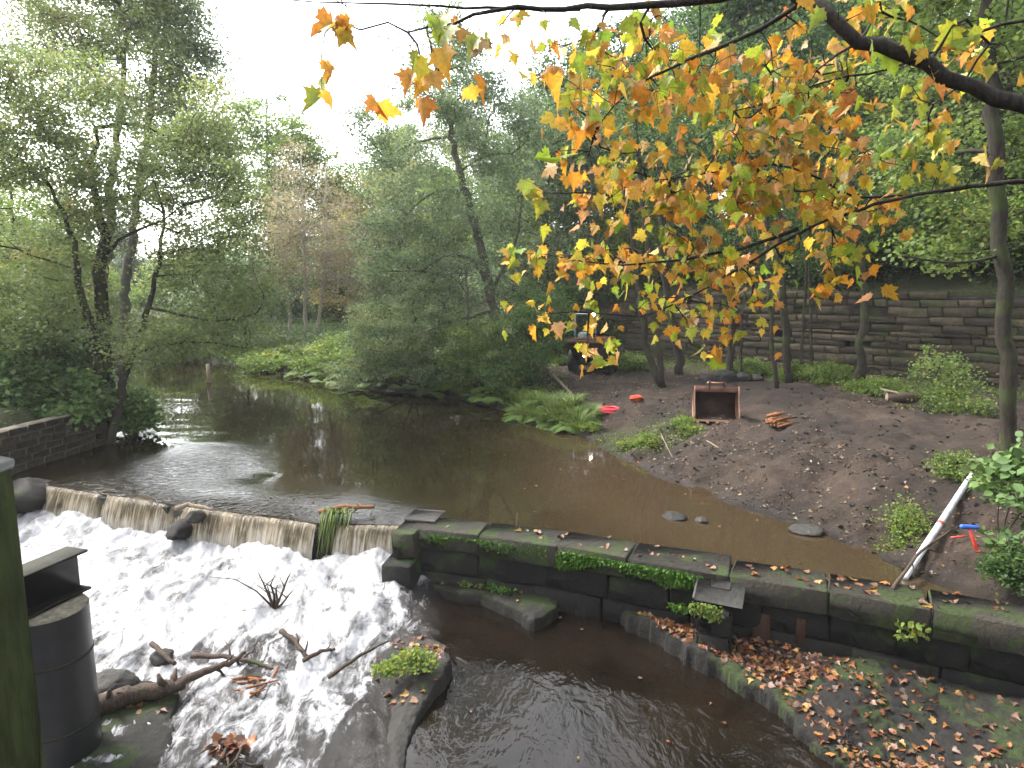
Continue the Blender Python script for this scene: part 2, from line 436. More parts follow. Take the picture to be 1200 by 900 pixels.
c = b.mix(1., c, b.n('ShaderNodeCombineColor', in_={0: wet, 1: wet, 2: wet}).outputs[0], 'MULTIPLY')
hh = b.math('ADD', b.math('MULTIPLY', n2, .8), b.math('MULTIPLY', n3, .4))
M['mud'] = fin(m, nt, out, b.bsdf(c, b.rng(b.attr('wet'), 0, 1, .9, .35), b.bump(hh, 1., .10), .3))
me = mesh_np('ground', np.stack([X, Y, Z], -1).reshape(-1, 3), grid_faces(len(gx), len(gy)), smooth=True,
    attrs={'green': green.ravel(), 'wet': sstep(.45, .05, dpond).ravel()})
tag(link('ground', me, M['mud']), 'dark muddy ground and wooded banks', None, None, 'structure')

# ------------------------------------------------------------------ pond above the weir
px_ = axis((-70, -20, 1.), (-20, 9, .2)); pv = axis((0, 12, .15), (12, 24, .3), (24, 60, 1.))
PX, PV = np.meshgrid(px_, pv, indexing='ij'); PY = wy(PX)+PV
dpp = sdist(PX, PY, POND)
shore_r = np.min([np.hypot(PX-a, PY-c) for a, c in POND[19:27]], axis=0)
shallow = np.clip(sstep(4.6, .3, shore_r)*.95+sstep(7, 2, np.hypot(PX-4.0, PY-12.5))*.5, 0, 1)
swirl = sstep(2.4, 0, PV)*sstep(-1.0, -3.0, PX)
sw2 = sstep(2.6, .5, np.hypot(PX+8.4, (PY-16.4)*.8))
tdir = (PX+8.2)*.45-(PY-16.6)*.89
PZ = -.11*(1-np.clip(PV/1.1, 0, 1))**1.9*sstep(-1.7, -2.2, PX)-(.07*sstep(-.8, .8, tdir)*sstep(3.4, .8, tdir)+.02*(fbm(PX*1.6+PY, PY*1.9, 16)-.5))*sstep(2.2, .5, np.abs((PX+8.2)*.89+(PY-16.6)*.45)+1.2*(fbm(PX*.9, PY*.9, 15)-.5))+swirl*.02*(fbm(PX*1.3, PV*2.2, 4)-.5)+sw2*.05*(fbm(PX*1.5+PV, PV*1.5, 6)-.5)
idx = np.arange(PX.size).reshape(PX.shape)
q = np.stack([idx[:-1, :-1], idx[1:, :-1], idx[1:, 1:], idx[:-1, 1:]], -1).reshape(-1, 4)
keep = (dpp.ravel()[q] < 1.2).all(1)
m, nt, out = newmat('pond_water'); b = NB(nt)
v = b.geo()
n1 = b.noise(2.2, b.mapped(v, (1, .6, 1)), 3, .5, .4); n2 = b.noise(.5, v, 2); n3 = b.noise(5., b.mapped(v, (1., 1.6, 1), (0, 0, -.27)), 4, .6, 1.2)
h = b.math('ADD', b.math('MULTIPLY', n1, b.rng(n2, .35, .7, .003, .012)), b.math('MULTIPLY', n3, b.math('MULTIPLY', b.attr('swirl'), .055)))
c = b.ramp(b.attr('shallow'), [(0, (.009, .0065, .003)), (.4, (.017, .012, .006)), (1, (.030, .0205, .0115))])
M['pond'] = fin(m, nt, out, b.bsdf(c, .035, b.bump(h, 1., .5), .5, IOR=1.33))
me = mesh_np('pond_water', np.stack([PX, PY, PZ], -1).reshape(-1, 3), q[keep], smooth=True, attrs={'shallow': shallow.ravel(), 'swirl': np.clip(swirl*.6+sw2, 0, 1).ravel()})
tag(link('pond_water', me, M['pond']), 'still brown water held above the weir', None, None, 'structure')

# ------------------------------------------------------------------ churning river below the weir
rx_ = axis((-12.9, -1.0, .055), (-1.0, 9.2, .09)); rv = axis((.12, 8.2, .055), (8.2, 15, .5))
RX, RV = np.meshgrid(rx_, rv, indexing='ij'); RY = wy(RX)-RV
left = sstep(-.9, -2.3, RX+.10*(RV-1)+.5*(fbm(RX*1.2, RY*1.2, 41)-.5))
s_ = RX*.26-RY*.965; t_ = RX*.965+RY*.26       # along / across the current
base = (-.80-.32*sstep(.3, 4.5, RV))*left+(-1.12)*(1-left)
# a low tongue where the white water dies into the calm pool
chop = (fbm(t_*1.7, s_*1.0, 51, 5)-.5)*.50*(1-.5*sstep(2.5, 7, RV))+(.25-np.abs(fbm(t_*3.0, s_*1.8, 57, 4)-.5))*.34+(.2-np.abs(fbm(t_*8, s_*5, 59, 3)-.5))*.09
RZ = base+left*chop+.20*left*sstep(1.0, .25, RV)*fbm(t_*2.6, s_*2.6, 52)+(1-left)*.012*(fbm(t_*2.5, s_*2.2, 53)-.5)
foam = left*(1.02-.44*sstep(1.8, 6.5, RV)-.25*(fbm(t_*.7, s_*.35, 65)-.45))
foam = foam+left*sstep(1.4, .3, RV)*.3
foam = np.maximum(foam, 1.25*sstep(1.0, .72, np.hypot((RX+4.75)/.85, (RY-8.95)/.33+.25*(RX+4.75))))*1.0
foam = foam-.4*left*sstep(.62, .75, fbm(t_*.9, s_*.6, 61))
streak = sstep(.2, .9, left)*0+.18*sstep(-1, -.2, -np.abs(RX+.2)/1.8)*(1-left)
foam = np.clip(foam+.0*streak, 0, 1.3)
m, nt, out = newmat('white_water'); b = NB(nt)
v = b.geo(); fl = b.mapped(v, (1, .42, 1), (0, 0, .26))
n1 = b.noise(3.0, fl, 7, .66, 1.4); n2 = b.noise(14, fl, 6, .7, .8); n3 = b.noise(1.1, v, 3)
pat = b.math('ADD', b.math('MULTIPLY', n1, .72), b.math('MULTIPLY', n2, .28))
thr = b.rng(b.attr('foam'), 0, 1.25, .75, .27)
fm = b.n('ShaderNodeMapRange', in_={0: b.math('SUBTRACT', pat, thr), 1: -.05, 2: .11, 3: 0., 4: 1.}).outputs[0]
fm = b.math('MULTIPLY', fm, b.rng(b.attr('foam'), .02, .2, 0, 1))
lw = b.noise(2.6, b.mapped(v, (1, .6, 1), (0, 0, .5)), 4, .55, .5)
hcalm = b.math('MULTIPLY', b.math('ADD', lw, b.math('MULTIPLY', b.noise(9, b.mapped(v, (1, .6, 1), (0, 0, .5)), 3, .5, .2), .25)), .036)
hfoam = b.math('MULTIPLY', b.math('ADD', n1, b.math('MULTIPLY', n2, .45)), .14)
h = b.n('ShaderNodeMix', in_={0: b.rng(b.attr('foam'), 0, .4, 0, 1), 2: hcalm, 3: hfoam}).outputs[0]
nrm = b.bump(h, 1., .7)
wcol = b.mix(b.rng(b.attr('foam'), 0, .8, 0, 1), b.ramp(n3, [(.3, (.004, .003, .002)), (.7, (.009, .006, .004))]), (.028, .026, .025))
wat = b.bsdf(wcol, .06, nrm, .5, IOR=1.33)
fcol = b.ramp(pat, [(.30, (.085, .08, .072)), (.42, (.17, .168, .168)), (.58, (.31, .313, .328))])
foa = b.bsdf(fcol, .6, b.bump(hfoam, .6, .35), .3, Subsurface_Weight=0.)
x = b.n('ShaderNodeMixShader', in_={0: fm}); nt.links.new(wat, x.inputs[1]); nt.links.new(foa, x.inputs[2])
M['river'] = fin(m, nt, out, x.outputs[0])
me = mesh_np('river_water', np.stack([RX, RY, RZ], -1).reshape(-1, 3), grid_faces(len(rx_), len(rv)), smooth=True, attrs={'foam': foam.ravel()})
tag(link('river_water', me, M['river']), 'foaming river and dark pool below the weir', None, None, 'structure')

# ------------------------------------------------------------------ the sheet of water falling over the weir
m, nt, out = newmat('falling_water'); b = NB(nt)
uv = b.n('ShaderNodeTexCoord').outputs['UV']
n1 = b.noise(17, b.mapped(uv, (1.1, .07, 1)), 6, .72, .5); n2 = b.noise(3, b.mapped(uv, (.7, .5, 1)), 4)
tt = b.n('ShaderNodeSeparateXYZ', in_={0: uv}).outputs[1]
cover = b.math('ADD', b.math('ADD', n1, b.rng(tt, .35, 1.6, -.17, .08)), b.rng(n2, .3, .7, -.11, .09))
c = b.ramp(cover, [(.32, (.035, .026, .013)), (.42, (.09, .07, .042)), (.51, (.21, .185, .135)), (.64, (.38, .365, .335))])
c = b.mix(b.rng(n2, .4, .7, 0, .4), c, (.24, .18, .11), 'MIX')
c = b.mix(b.rng(b.math('ADD', tt, b.math('MULTIPLY', n2, .3)), .80, .55), c, (.03, .022, .010))
c = b.mix(b.rng(b.math('ADD', tt, b.math('MULTIPLY', n2, .5)), 1.35, 1.75, 0, .6), c, (.30, .285, .255))
M['fall'] = fin(m, nt, out, b.bsdf(c, .16, b.bump(n1, .8, .05), .5, IOR=1.33))
nf = axis((-11.7, -2.06, .035)); tf = np.linspace(0, 1, 26)
prof_d = np.interp(tf, [0, .25, .4, .5, .65, .8, 1], [-.45, -.12, .03, .10, .19, .27, .33])
prof_z = np.interp(tf, [0, .25, .4, .5, .65, .8, 1], [-.095, -.105, -.125, -.18, -.38, -.62, -1.0])
FX, FT = np.meshgrid(nf, np.arange(len(tf)), indexing='ij')
rid = (fbm(FX*13, FT*.03, 71, 3)-.5)
push = .06*rid*sstep(.35, .9, tf[FT])+.08*(fbm(FX*1.1, FT*0., 73)-.5)*1.6*sstep(.3, .8, tf[FT])
dd = prof_d[FT]+push; zz = prof_z[FT]+.02*rid*sstep(.2, .4, tf[FT])
for cx, wdt in ((-7.35, .30), (-3.75, .26), (-9.35, .1)):    # the sheet is parted by stones
    g = np.exp(-((FX-cx)/wdt)**2); dd = dd-g*.10*sstep(.2, .5, tf[FT]); zz = zz-.03*g
nx_, ny_ = -.27, -.963
FY = wy(FX)+dd*ny_; FXX = FX+dd*nx_
V = np.stack([FXX, FY, zz], -1)
UV = np.stack([FX*1., tf[FT]*1.6], -1).reshape(-1, 2)
q = grid_faces(len(nf), len(tf)); xs = FX.ravel()[q[:, 0]]
gap = (np.abs(xs+3.72) < .22)
me = mesh_np('falling_water', V.reshape(-1, 3), q[~gap], smooth=True, uv=UV)
tag(link('falling_water', me, M['fall']), 'brown and white curtain of water over the weir', None, None, 'structure')
# ------------------------------------------------------------------ the masonry of the weir
def along(x, v, z):                       # point at weir coordinate x, v upstream of the line
    e = .6; t = np.array([2*e, float(wy(x+e)-wy(x-e))]); t /= np.hypot(*t); n = np.array([-t[1], t[0]])
    return np.array([x+n[0]*v, float(wy(x))+n[1]*v, z]), math.atan2(t[1], t[0])
rngw = np.random.default_rng(11)
def chord(x, L, v, z):                    # centre, angle and x-advance of a block of length L set on the line
    p0 = along(x, v, z)[0]; dx = L*.93
    for _ in range(6): p1 = along(x+dx, v, z)[0]; dx *= L/np.hypot(*(p1-p0)[:2])
    e = p1-p0; return (p0+p1)/2, math.atan2(e[1], e[0]), dx
weir = empty('stone_weir', (0, 0, 0), 'low dark stone weir wall with pale coping running across the river', 'weir')
mb = MB(); x = -12.6
while x < -2.2:
    L = min(1.3, -2.0-x)
    p, a = along(x+L/2, .22, -.93); cbox(mb, p, (L-.02, .55, 1.5), .03, rz3(a), rngw.random(), .01, rngw); x += L
mb.build('sill', M['weir'], weir)
x = -1.72
for L in (1.35, 1.5, 1.25, 1.6, 1.4, 1.3, 1.5, 1.35, 1.5):
    mb = MB(); p, a, dx_ = chord(x, L, -.35, -.07+rngw.normal(0, .006))
    cbox(mb, p, (L-.012, .72, .40), .025, rz3(a), rngw.random(), .012, rngw)
    mb.build('coping_stone', M['coping'], weir); x += dx_
for zc, hh, off in ((-.50, .44, .0), (-.96, .46, .6), (-1.5, .6, .2)):
    mb = MB(); x = -1.75+off*.0
    while x < 9.6:
        L = rngw.uniform(.8, 1.5)
        p, a, dx_ = chord(x, L, -.33+rngw.normal(0, .012), zc); cbox(mb, p, (L-.014, .56, hh-.012), .02, rz3(a), rngw.random(), .012, rngw); x += dx_
    mb.build('wall_course', M['weir'], weir)
# stepped pier at the end of the wall beside the falling water
mb = MB(); p, a = along(-1.78, -.55, -.14); cbox(mb, p, (.44, .85, .50), .03, rz3(a), .7, .012, rngw); mb.build('pier_block', M['coping'], weir)
mb = MB(); p, a = along(-1.86, -.72, -.90); cbox(mb, p, (.60, 1.02, 1.0), .03, rz3(a), .3, .012, rngw); mb.build('pier_base', M['weir'], weir)
mb = MB(); p, a = along(-1.66, -.16, .165); cbox(mb, p, (.62, .52, .07), .012, rz3(a), .6, .01, rngw)
p, a = along(-1.62, .1, .185); cbox(mb, p, (.60, .08, .05), .01, rz3(a), .3); mb.build('cap_slab', M['slate'], weir)
# mossy buttress with a slate lying over it
bt = empty('stone_buttress', along(3.5, -.95, -1.0)[0], 'mossy squat stone buttress capped by a sloping slate slab', 'buttress')
def loc(o, p): return np.asarray(p)-np.array(o.location)
for zc, sz, dx in ((-.98, (.52, .62, .62), 0.), (-.46, (.50, .58, .40), .01)):
    mb = MB(); p, a = along(3.5+dx, -.96, zc); cbox(mb, loc(bt, p), sz, .05, rz3(a), rngw.random(), .02, rngw); mb.build('block', M['ledge'], bt)
mb = MB(); p, a = along(3.55, -.86, -.07)
cbox(mb, loc(bt, p), (.72, .60, .05), .012, rz3(a)@rx3(.30), .5, .015, rngw); cbox(mb, loc(bt, p)+np.array([.05, .1, .06]), (.3, .25, .03), .01, rz3(a)@rx3(.28), .2, .01, rngw)
mb.build('cap_slab', M['slate'], bt)
mb = MB(); p, a = along(4.12, -.606, -.72); cbox(mb, p, (.26, .03, .55), .012, rz3(a), .3, .014, rngw)
mb.build('stained_stone', M['rust_stone'], weir)['label'] = 'wide orange iron-stained face stone'; mb = MB()
p, a = along(4.62, -.604, -.62); cbox(mb, p, (.14, .03, .40), .01, rz3(a), .4, .008, rngw)
mb.build('stained_stone', M['rust_stone'], weir)['label'] = 'narrow orange iron-stained face stone'
# rusty spike in the coping
mb = MB(); p, a = along(.18, -.30, .14); tube(mb, [p, p+[0, 0, .1], p+[.01, .0, .34]], [.022, .02, .012], 6)
tag(mb.build('iron_spike', plain('rusted_iron', (.06, .04, .03), .8)), 'short dark iron spike standing up from the weir coping', 'spike')

# ------------------------------------------------------------------ long retaining wall behind the track
rw = np.random.default_rng(5); mb = MB()
cum = [0]
for a_, b_ in zip(WALL[:-1], WALL[1:]): cum.append(cum[-1]+np.hypot(*(b_-a_)))
def wallpt(s):
    k = min(max(np.searchsorted(cum, s)-1, 0), len(WALL)-2); t = (s-cum[k])/(cum[k+1]-cum[k])
    e = WALL[k+1]-WALL[k]; return WALL[k]+e*t, math.atan2(e[1], e[0]), np.array([-e[1], e[0]])/np.hypot(*e)
z = .55; row = 0
while z < 4.8:
    hh = rw.choice([.17, .21, .25, .29, .36]); s = rw.uniform(0, .8)
    while s < cum[-1]-.9:
        L = rw.uniform(.35, 1.15)*(1.25 if hh > .25 else 1); p, a, nn = wallpt(s+L/2)
        topz = 4.82-.75*vnoise(s*.30, 0., 8)
        if z+hh < topz and rw.random() > .014:
            dep = rw.normal(0, .028)
            P3 = np.array([p[0]+nn[0]*(.25+dep), p[1]+nn[1]*(.25+dep), z+hh/2+rw.normal(0, .008)+.05*(vnoise(s*.3, row*.1, 3)-.5)])
            cbox(mb, P3, (L-.022, .5, hh-.018), .022, rz3(a+rw.normal(0, .012)), rw.random(), .014, rw)
        s += L
    z += hh; row += 1
W = tag(mb.build('stone_wall', M['wall']), 'long dark coursed stone retaining wall behind the muddy track', 'wall')
mb = MB()
for k in range(len(WALL)-1):
    p, a, nn = wallpt((cum[k]+cum[k+1])/2); L = cum[k+1]-cum[k]
    cbox(mb, (p[0]+nn[0]*.42, p[1]+nn[1]*.42, 2.35), (L, .3, 3.9), .05, rz3(a), .1)
mb.build('wall_core', M['weir'], W)
# fallen stones at its foot
# ------------------------------------------------------------------ wall of the left bank
mb = MB(); rl = np.random.default_rng(8); core = MB()
LW = [np.array(p) for p in ((-12.05, 18.4), (-12.5, 14.8), (-13.1, 5.0))]
for a_, b_ in zip(LW[:-1], LW[1:]):
    e = b_-a_; L0 = np.hypot(*e); a = math.atan2(e[1], e[0]); nn = np.array([-e[1], e[0]])/L0
    z = -1.3; r = 0
    while z < 1.05:
        hh = .185; s = -(r % 2)*.25
        while s < L0-.05:
            L = rl.uniform(.42, .7); m_ = a_+e/L0*min(s+L/2, L0-.2)
            cbox(mb, (m_[0]-nn[0]*.2, m_[1]-nn[1]*.2, z+hh/2), (L-.02, .4, hh-.018), .012, rz3(a), rl.random(), .005, rl); s += L
        z += hh; r += 1
    m_ = (a_+b_)/2; cbox(core, (m_[0]-nn[0]*.21, m_[1]-nn[1]*.21, -.13), (L0, .385, 2.36), .02, rz3(a), .5)
lw = tag(mb.build('river_wall', M['riverwall']), 'pale coursed stone wall along the left bank beside the weir', 'wall')
core.build('mortar', M['mortar'], lw)

# ------------------------------------------------------------------ rocks made as weathered slabs
def slab(poly, ztop, res=.035, drop=.55, edge=.07, wob=.10, seed=1, rough=.05, strata=.0):
    poly = np.asarray(poly, float)[:, :2]
    x0, y0 = poly.min(0)-.3; x1, y1 = poly.max(0)+.3
    ax, ay = np.arange(x0, x1, res), np.arange(y0, y1, res)
    A, B = np.meshgrid(ax, ay, indexing='ij')
    d = sdist(A, B, poly)+wob*2*(fbm(A*2.2, B*2.2, seed)-.5)+wob*1.0*(fbm(A*6, B*6, seed+3)-.5)
    Zt = ztop(A, B)+rough*2*(fbm(A*1.6, B*1.6, seed+5)-.5)+rough*1.0*(fbm(A*5, B*5, seed+6)-.5)+rough*.5*(fbm(A*14, B*14, seed+8)-.5)
    if strata: Zt = Zt*.25+.75*(np.floor(Zt/strata)*strata+strata*sstep(.7, 1, (Zt/strata) % 1))
    Zz = Zt-drop*sstep(-edge*.3, edge, d)-.03*sstep(-edge*2.5, 0, d)
    i = np.arange(A.size).reshape(A.shape); q = np.stack([i[:-1, :-1], i[1:, :-1], i[1:, 1:], i[:-1, 1:]], -1).reshape(-1, 4)
    q = q[(d.ravel()[q] < edge*1.6).all(1)]
    used = np.unique(q); mp = np.zeros(A.size, int); mp[used] = np.arange(len(used))
    V = np.stack([A.ravel(), B.ravel(), Zz.ravel()], -1)[used]
    return V, mp[q], (lambda xx, yy: np.interp(0, [0], [0]))
def slabobj(name, poly, ztop, mat, label, cat, parent=None, group=None, **kw):
    V, q, _ = slab(poly, ztop, **kw)
    me = mesh_np(name, V, q, tint=np.full(len(V), .5), smooth=True)
    o = link(name, me, mat, parent)
    if label: tag(o, label, cat, group)
    return o
def pxpoly(pts, z): return np.array([on(px, py, z)[:2] for px, py in pts])
def surf(V):                               # height lookup on a slab's points
    cell = {}
    for p in V: cell.setdefault((int(p[0]/.08), int(p[1]/.08)), []).append(p[2])
    return lambda x, y: max(cell.get((int(x/.08), int(y/.08)), [None]), key=lambda k: -9 if k is None else k)

led = np.vstack([pxpoly([(668, 716), (700, 714), (735, 730), (762, 748), (800, 768), (850, 795), (905, 830), (960, 880), (1000, 910)], -1.05),
    np.array([(4.3, 5.9), (5.2, 4.6), (7.6, 5.0), (9.4, 6.8), (7.4, 7.85), (5.4, 8.95), (3.6, 9.7), (1.6, 10.6)])])
def ledz(x, y):
    dl = wy(x)-y                           # distance out from the weir
    d = sdist(x, y, led)
    rim = .10*sstep(.55, .12, -d)*sstep(.7, 1.1, dl)
    return -.86-.11*np.maximum(dl-1.0, 0)+.05*np.sin(x*2.3-y*2.9+3*fbm(x*.6, y*.6, 77))*sstep(3.2, 4.6, x)+rim-.13*sstep(4.2, 6.5, x)*(1-sstep(.3, 1.2, -d))*0
Vled, qled, _ = slab(led, ledz, .03, .6, .05, .19, 3, .06, .045)
LEDGE = tag(link('rock_ledge', mesh_np('rock_ledge', Vled, qled, tint=np.full(len(Vled), .5), smooth=True), M['ledge']), 'broad mossy rock ledge strewn with brown leaves below the weir wall', 'rock ledge')
p2 = pxpoly([(498, 684), (545, 668), (600, 678), (655, 694), (652, 712), (626, 729), (602, 716), (565, 698), (525, 694)], -.95)
Vl2, ql2, _ = slab(p2, lambda x, y: -.90+.0*x, .025, .5, .05, .08, 9, .05, .05)
tag(link('rock_ledge', mesh_np('rock_ledge', Vl2, ql2, tint=np.full(len(Vl2), .6), smooth=True), M['ledge']), 'small flat grey rock shelf with green weeds at the foot of the weir wall', 'rock ledge')
slabobj('rock_slab', pxpoly([(458, 724), (466, 705), (498, 688), (502, 700), (484, 731)], -.95), lambda x, y: -.98+.25*(x+1.9)*0-.05*(x+1.8), M['rock'], 'dark wet sloping slab between the white water and the calm pool', 'rock', res=.025, wob=.04, seed=12, rough=.03)
isl = pxpoly([(428, 800), (440, 775), (466, 752), (500, 750), (524, 766), (528, 780), (510, 806), (488, 832), (476, 862), (471, 930), (462, 940), (456, 900), (452, 855), (438, 822)], -.95)
Vi, qi, _ = slab(isl, lambda x, y: -.86-.18*sstep(8.8, 7.2, y)+.06*sstep(-1.9, -1.0, x)*sstep(8.2, 8.9, y)-.75*np.maximum(0, np.interp(y, [6.5, 7.5, 8.4, 9.2], [-1.25, -1.35, -1.2, -1.0])-.12-x)*sstep(9.0, 8.2, y), .022, .6, .04, .05, 15, .06)
tag(link('rock_island', mesh_np('rock_island', Vi, qi, tint=np.full(len(Vi), .5), smooth=True), M['rock']), 'narrow rock in the river topped by green plants and brown leaves', 'rock')
p4 = pxpoly([(100, 862), (112, 815), (160, 800), (208, 812), (205, 845), (200, 880), (180, 930), (60, 940)], -1.1)
Vf, qf, _ = slab(p4, lambda x, y: -1.0-.03*(x+5), .03, .5, .06, .08, 19, .03)
tag(link('rock_slab', mesh_np('rock_slab', Vf, qf, tint=np.full(len(Vf), .5), smooth=True), M['ledge']), 'flat green slimed slab round the foot of the black steel pile', 'rock')
def boulder(c, r, mat, label, seed, sq=.7, name='boulder', group=None, parent=None):
    rb = np.random.default_rng(seed); nu, nv = 30, 20
    th = np.linspace(0, 2*pi, nu, endpoint=False); ph = np.linspace(.02, pi-.02, nv)
    T, Pp = np.meshgrid(th, ph, indexing='ij')
    D = np.stack([np.cos(T)*np.sin(Pp), np.sin(T)*np.sin(Pp), np.cos(Pp)], -1)
    k = rb.normal(0, 1, (7, 3)); k = unit(k)
    rad = np.ones(T.shape)
    for kk in k: rad = np.minimum(rad, .78/np.maximum(.3, D@kk))
    rad = rad*(1+.30*(fbm(D[..., 0]*2+seed, D[..., 1]*2+D[..., 2], seed)-.5)+.16*(fbm(D[..., 0]*6+seed, D[..., 1]*6+4*D[..., 2], seed+1)-.5))
    V = D*rad[..., None]*np.array([r*rb.uniform(.9, 1.4), r*rb.uniform(.8, 1.1), r*sq])
    i = np.arange(nu*nv).reshape(nu, nv); j = np.roll(i, -1, 0)
    q = np.stack([i[:, :-1], i[:, 1:], j[:, 1:], j[:, :-1]], -1).reshape(-1, 4)
    me = mesh_np(name, V.reshape(-1, 3), [q, i[:, 0][None, ::1], i[:, -1][None, ::-1]], tint=np.full(nu*nv, rb.random()), smooth=True)
    o = link(name, me, mat, parent, [float(t) for t in c]); o.rotation_euler = (0, 0, rb.uniform(0, 6))
    return tag(o, label, 'rock', group) if label else o
def onp(px, py, z, dz=0): p = on(px, py, z); p[2] += dz; return p
boulder(onp(32, 580, -.3, .0), .55, M['rock'], 'dark wet boulder at the far left end of the weir', 31)
boulder(onp(212, 622, -.55, .02), .32, M['rock'], 'wet boulder parting the falling water near the left of the weir', 32)
boulder(onp(228, 606, -.2, .0), .2, M['rock'], 'small stone lodged on the lip of the weir above a boulder', 37)
boulder(onp(150, 738, -1.0, -.12), .30, M['rock'], 'low round rock awash in the white water beside the black pile', 33, .5)
boulder(onp(128, 803, -1.02, .0), .33, M['rock'], 'rounded rock behind the big driftwood log', 34, .6)
boulder(onp(190, 765, -1.0, -.08), .2, M['rock'], 'small dark rock beside the smooth foam patch', 38, .6)
boulder(onp(270, 748, -1.02, -.12), .24, M['rock'], 'dark rock under the right side of the foam patch', 39, .45)
boulder(onp(790, 606, 0, .0), .22, M['rock'], 'flat pale stone breaking the shallow brown water', 41, .45)
boulder(onp(823, 611, 0, .0), .13, M['rock'], 'small rounded stone in the shallow brown water', 42, .7)
boulder(onp(945, 624, 0, .04), .24, M['rock'], 'pale slab of stone at the edge of the mud', 43, .4)
for k, (px, py, r, lb) in enumerate(((832, 437, .5, 'dark flat rock at the back of the track'), (850, 434, .55, 'grey slab of rock behind the digger bucket'), (868, 436, .35, 'pale broken stone beside the grey slab of rock'), (888, 433, .3, 'white faced rubble stone below the wall'))):
    c = at(px, py, 25.5); c[2] = gz(c[0], c[1])+.08; boulder(c, r, M['rock'], lb, 50+k, .6)

# ------------------------------------------------------------------ bridge end: deck, post, steel pile with its beam
M['post'] = barkmat('mossy_post_paint', (.014, .018, .006), (.036, .044, .014), .3, 9.)
post = empty('bridge_post', (-1.35, 1.5, 2.95), 'green mossy timber bridge post with pale weathered top at the left edge', 'post')
mb = MB(); cbox(mb, (0, 0, .56), (.2, .17, 1.12), .012, None, .5); mb.build('shaft', M['post'], post)
for zz in (.35, .82):
    mb = MB(); tube(mb, [(.06, -.084, zz), (.06, -.097, zz)], [.02, .017], 6); mb.build('bolt', plain('rusted_bolt', (.06, .035, .02), .7), post)
mb = MB(); cbox(mb, (0, 0, 1.14), (.206, .176, .03), .005, ry3(.22), .5); mb.build('cap', plain('weathered_top', (.12, .115, .11), .8), post)
mb = MB(); cbox(mb, (-.04, -.16, .52), (.09, .05, .06), .01, None, .5); cbox(mb, (.035, -.13, .12), (.05, .06, .70), .012, rx3(.0), .5)
mb.build('steel_bracket', plain('galvanised_steel', (.2, .22, .24), .4, .7), post)
mb = MB(); cbox(mb, (-1., -.55, 2.86), (9., 4.4, .2), .03)
tag(mb.build('bridge_deck', plain('concrete', (.2, .19, .17), .9)), 'concrete deck of the footbridge under the green post', 'bridge')
pile = empty('steel_pile', (-5.45, 7.14, -1.5), 'thick black steel pile standing in the river under a steel beam', 'pile')
M['blacksteel'] = plain('black_painted_steel', (.012, .012, .013), .38, .0, .4, .5, 5.)
M['beamsteel'] = plain('weathered_steel', (.026, .025, .017), .85, .0, .6, .15, 7.)
mb = MB(); tube(mb, [(0, 0, 0), (0, 0, 1.2), (0, 0, 2.31)], .42, 48, cap=False); mb.build('casing', M['blacksteel'], pile, True)
for zz in (.9, 1.75):
    mb = MB(); tube(mb, [(0, 0, zz-.018), (0, 0, zz-.008), (0, 0, zz+.008), (0, 0, zz+.018)], [.421, .428, .428, .421], 48, cap=False); mb.build('weld_seam', M['beamsteel'], pile, True)
mb = MB(); tube(mb, [(0, 0, 2.0), (0, 0, 2.328)], [.41, .41], 48); mb.build('concrete_core', plain('dirty_concrete', (.14, .125, .095), .9, 0, .6, .2, 14.), pile)
mb = MB(); tube(mb, [(0, 0, .10), (0, 0, .46)], [.60, .60], 40); mb.build('collar', plain('grey_collar', (.12, .13, .125), .55, 0, .5), pile, False)
beam = empty('steel_beam', (-5.40, 7.55, .84), 'rusty steel joist lying on top of the black pile', 'beam')
ab = math.atan2(-.97, -.28)
Rb = rz3(ab)
for nm, zc, w_, h_ in (('bottom_flange', .018, .34, .032), ('top_flange', .50, .34, .032)):
    mb = MB(); cbox(mb, Rb@np.array([1.6, 0, zc]), (3.4, w_, h_), .006, Rb, .5); mb.build(nm, M['beamsteel'], beam)
mb = MB(); cbox(mb, Rb@np.array([1.6, 0, .26]), (3.36, .03, .447), .004, Rb, .3); mb.build('web', M['blacksteel'], beam)

# ------------------------------------------------------------------ digger bucket
M['bucket'] = plain('rusty_bucket_paint', (.12, .05, .032), .7, .2, .55, .4, 5.)
M['bucket_in'] = plain('muddy_rust', (.04, .017, .010), .75, .2, .75, .3, 6.)
M['bright_edge'] = plain('worn_bucket_rim', (.20, .10, .062), .6, .3, .4, .4, 9.)
bp = on(838, 487, .85); bp[2] = gz(bp[0], bp[1])-.02
bk = empty('digger_bucket', bp, 'rusty excavator bucket with teeth lying open on the mud', 'digger bucket', rz=-.20)
prof = np.array([(-.50, .03), (-.2, .0), (.08, .02), (.30, .13), (.43, .33), (.45, .56), (.36, .78), (.18, .92), (-.02, .97), (-.02, .86)])
wd = .60; nrmp = np.gradient(prof, axis=0); nrmp = np.stack([nrmp[:, 1], -nrmp[:, 0]], -1); nrmp /= np.linalg.norm(nrmp, axis=1, keepdims=True)
def shellmesh(name, pr, th, w_, mat):
    o_ = pr+nrmp*th; n = len(pr); V = []
    for xs in (-w_, w_):
        V += [(xs, p[0], p[1]) for p in pr]+[(xs, p[0], p[1]) for p in o_]
    f = []
    for k in range(n-1):
        f += [(k, k+1, 2*n+k+1, 2*n+k), (n+k, 3*n+k, 3*n+k+1, n+k+1), (k, n+k, n+k+1, k+1), (2*n+k, 2*n+k+1, 3*n+k+1, 3*n+k)]
    f += [(0, 2*n, 3*n, n), (n-1, 2*n-1, 4*n-1, 3*n-1)]
    return link(name, mesh_np(name, np.array(V), np.array(f), tint=np.full(len(V), .5)), mat, bk)
shellmesh('shell', prof, .025, wd, M['bucket_in'])
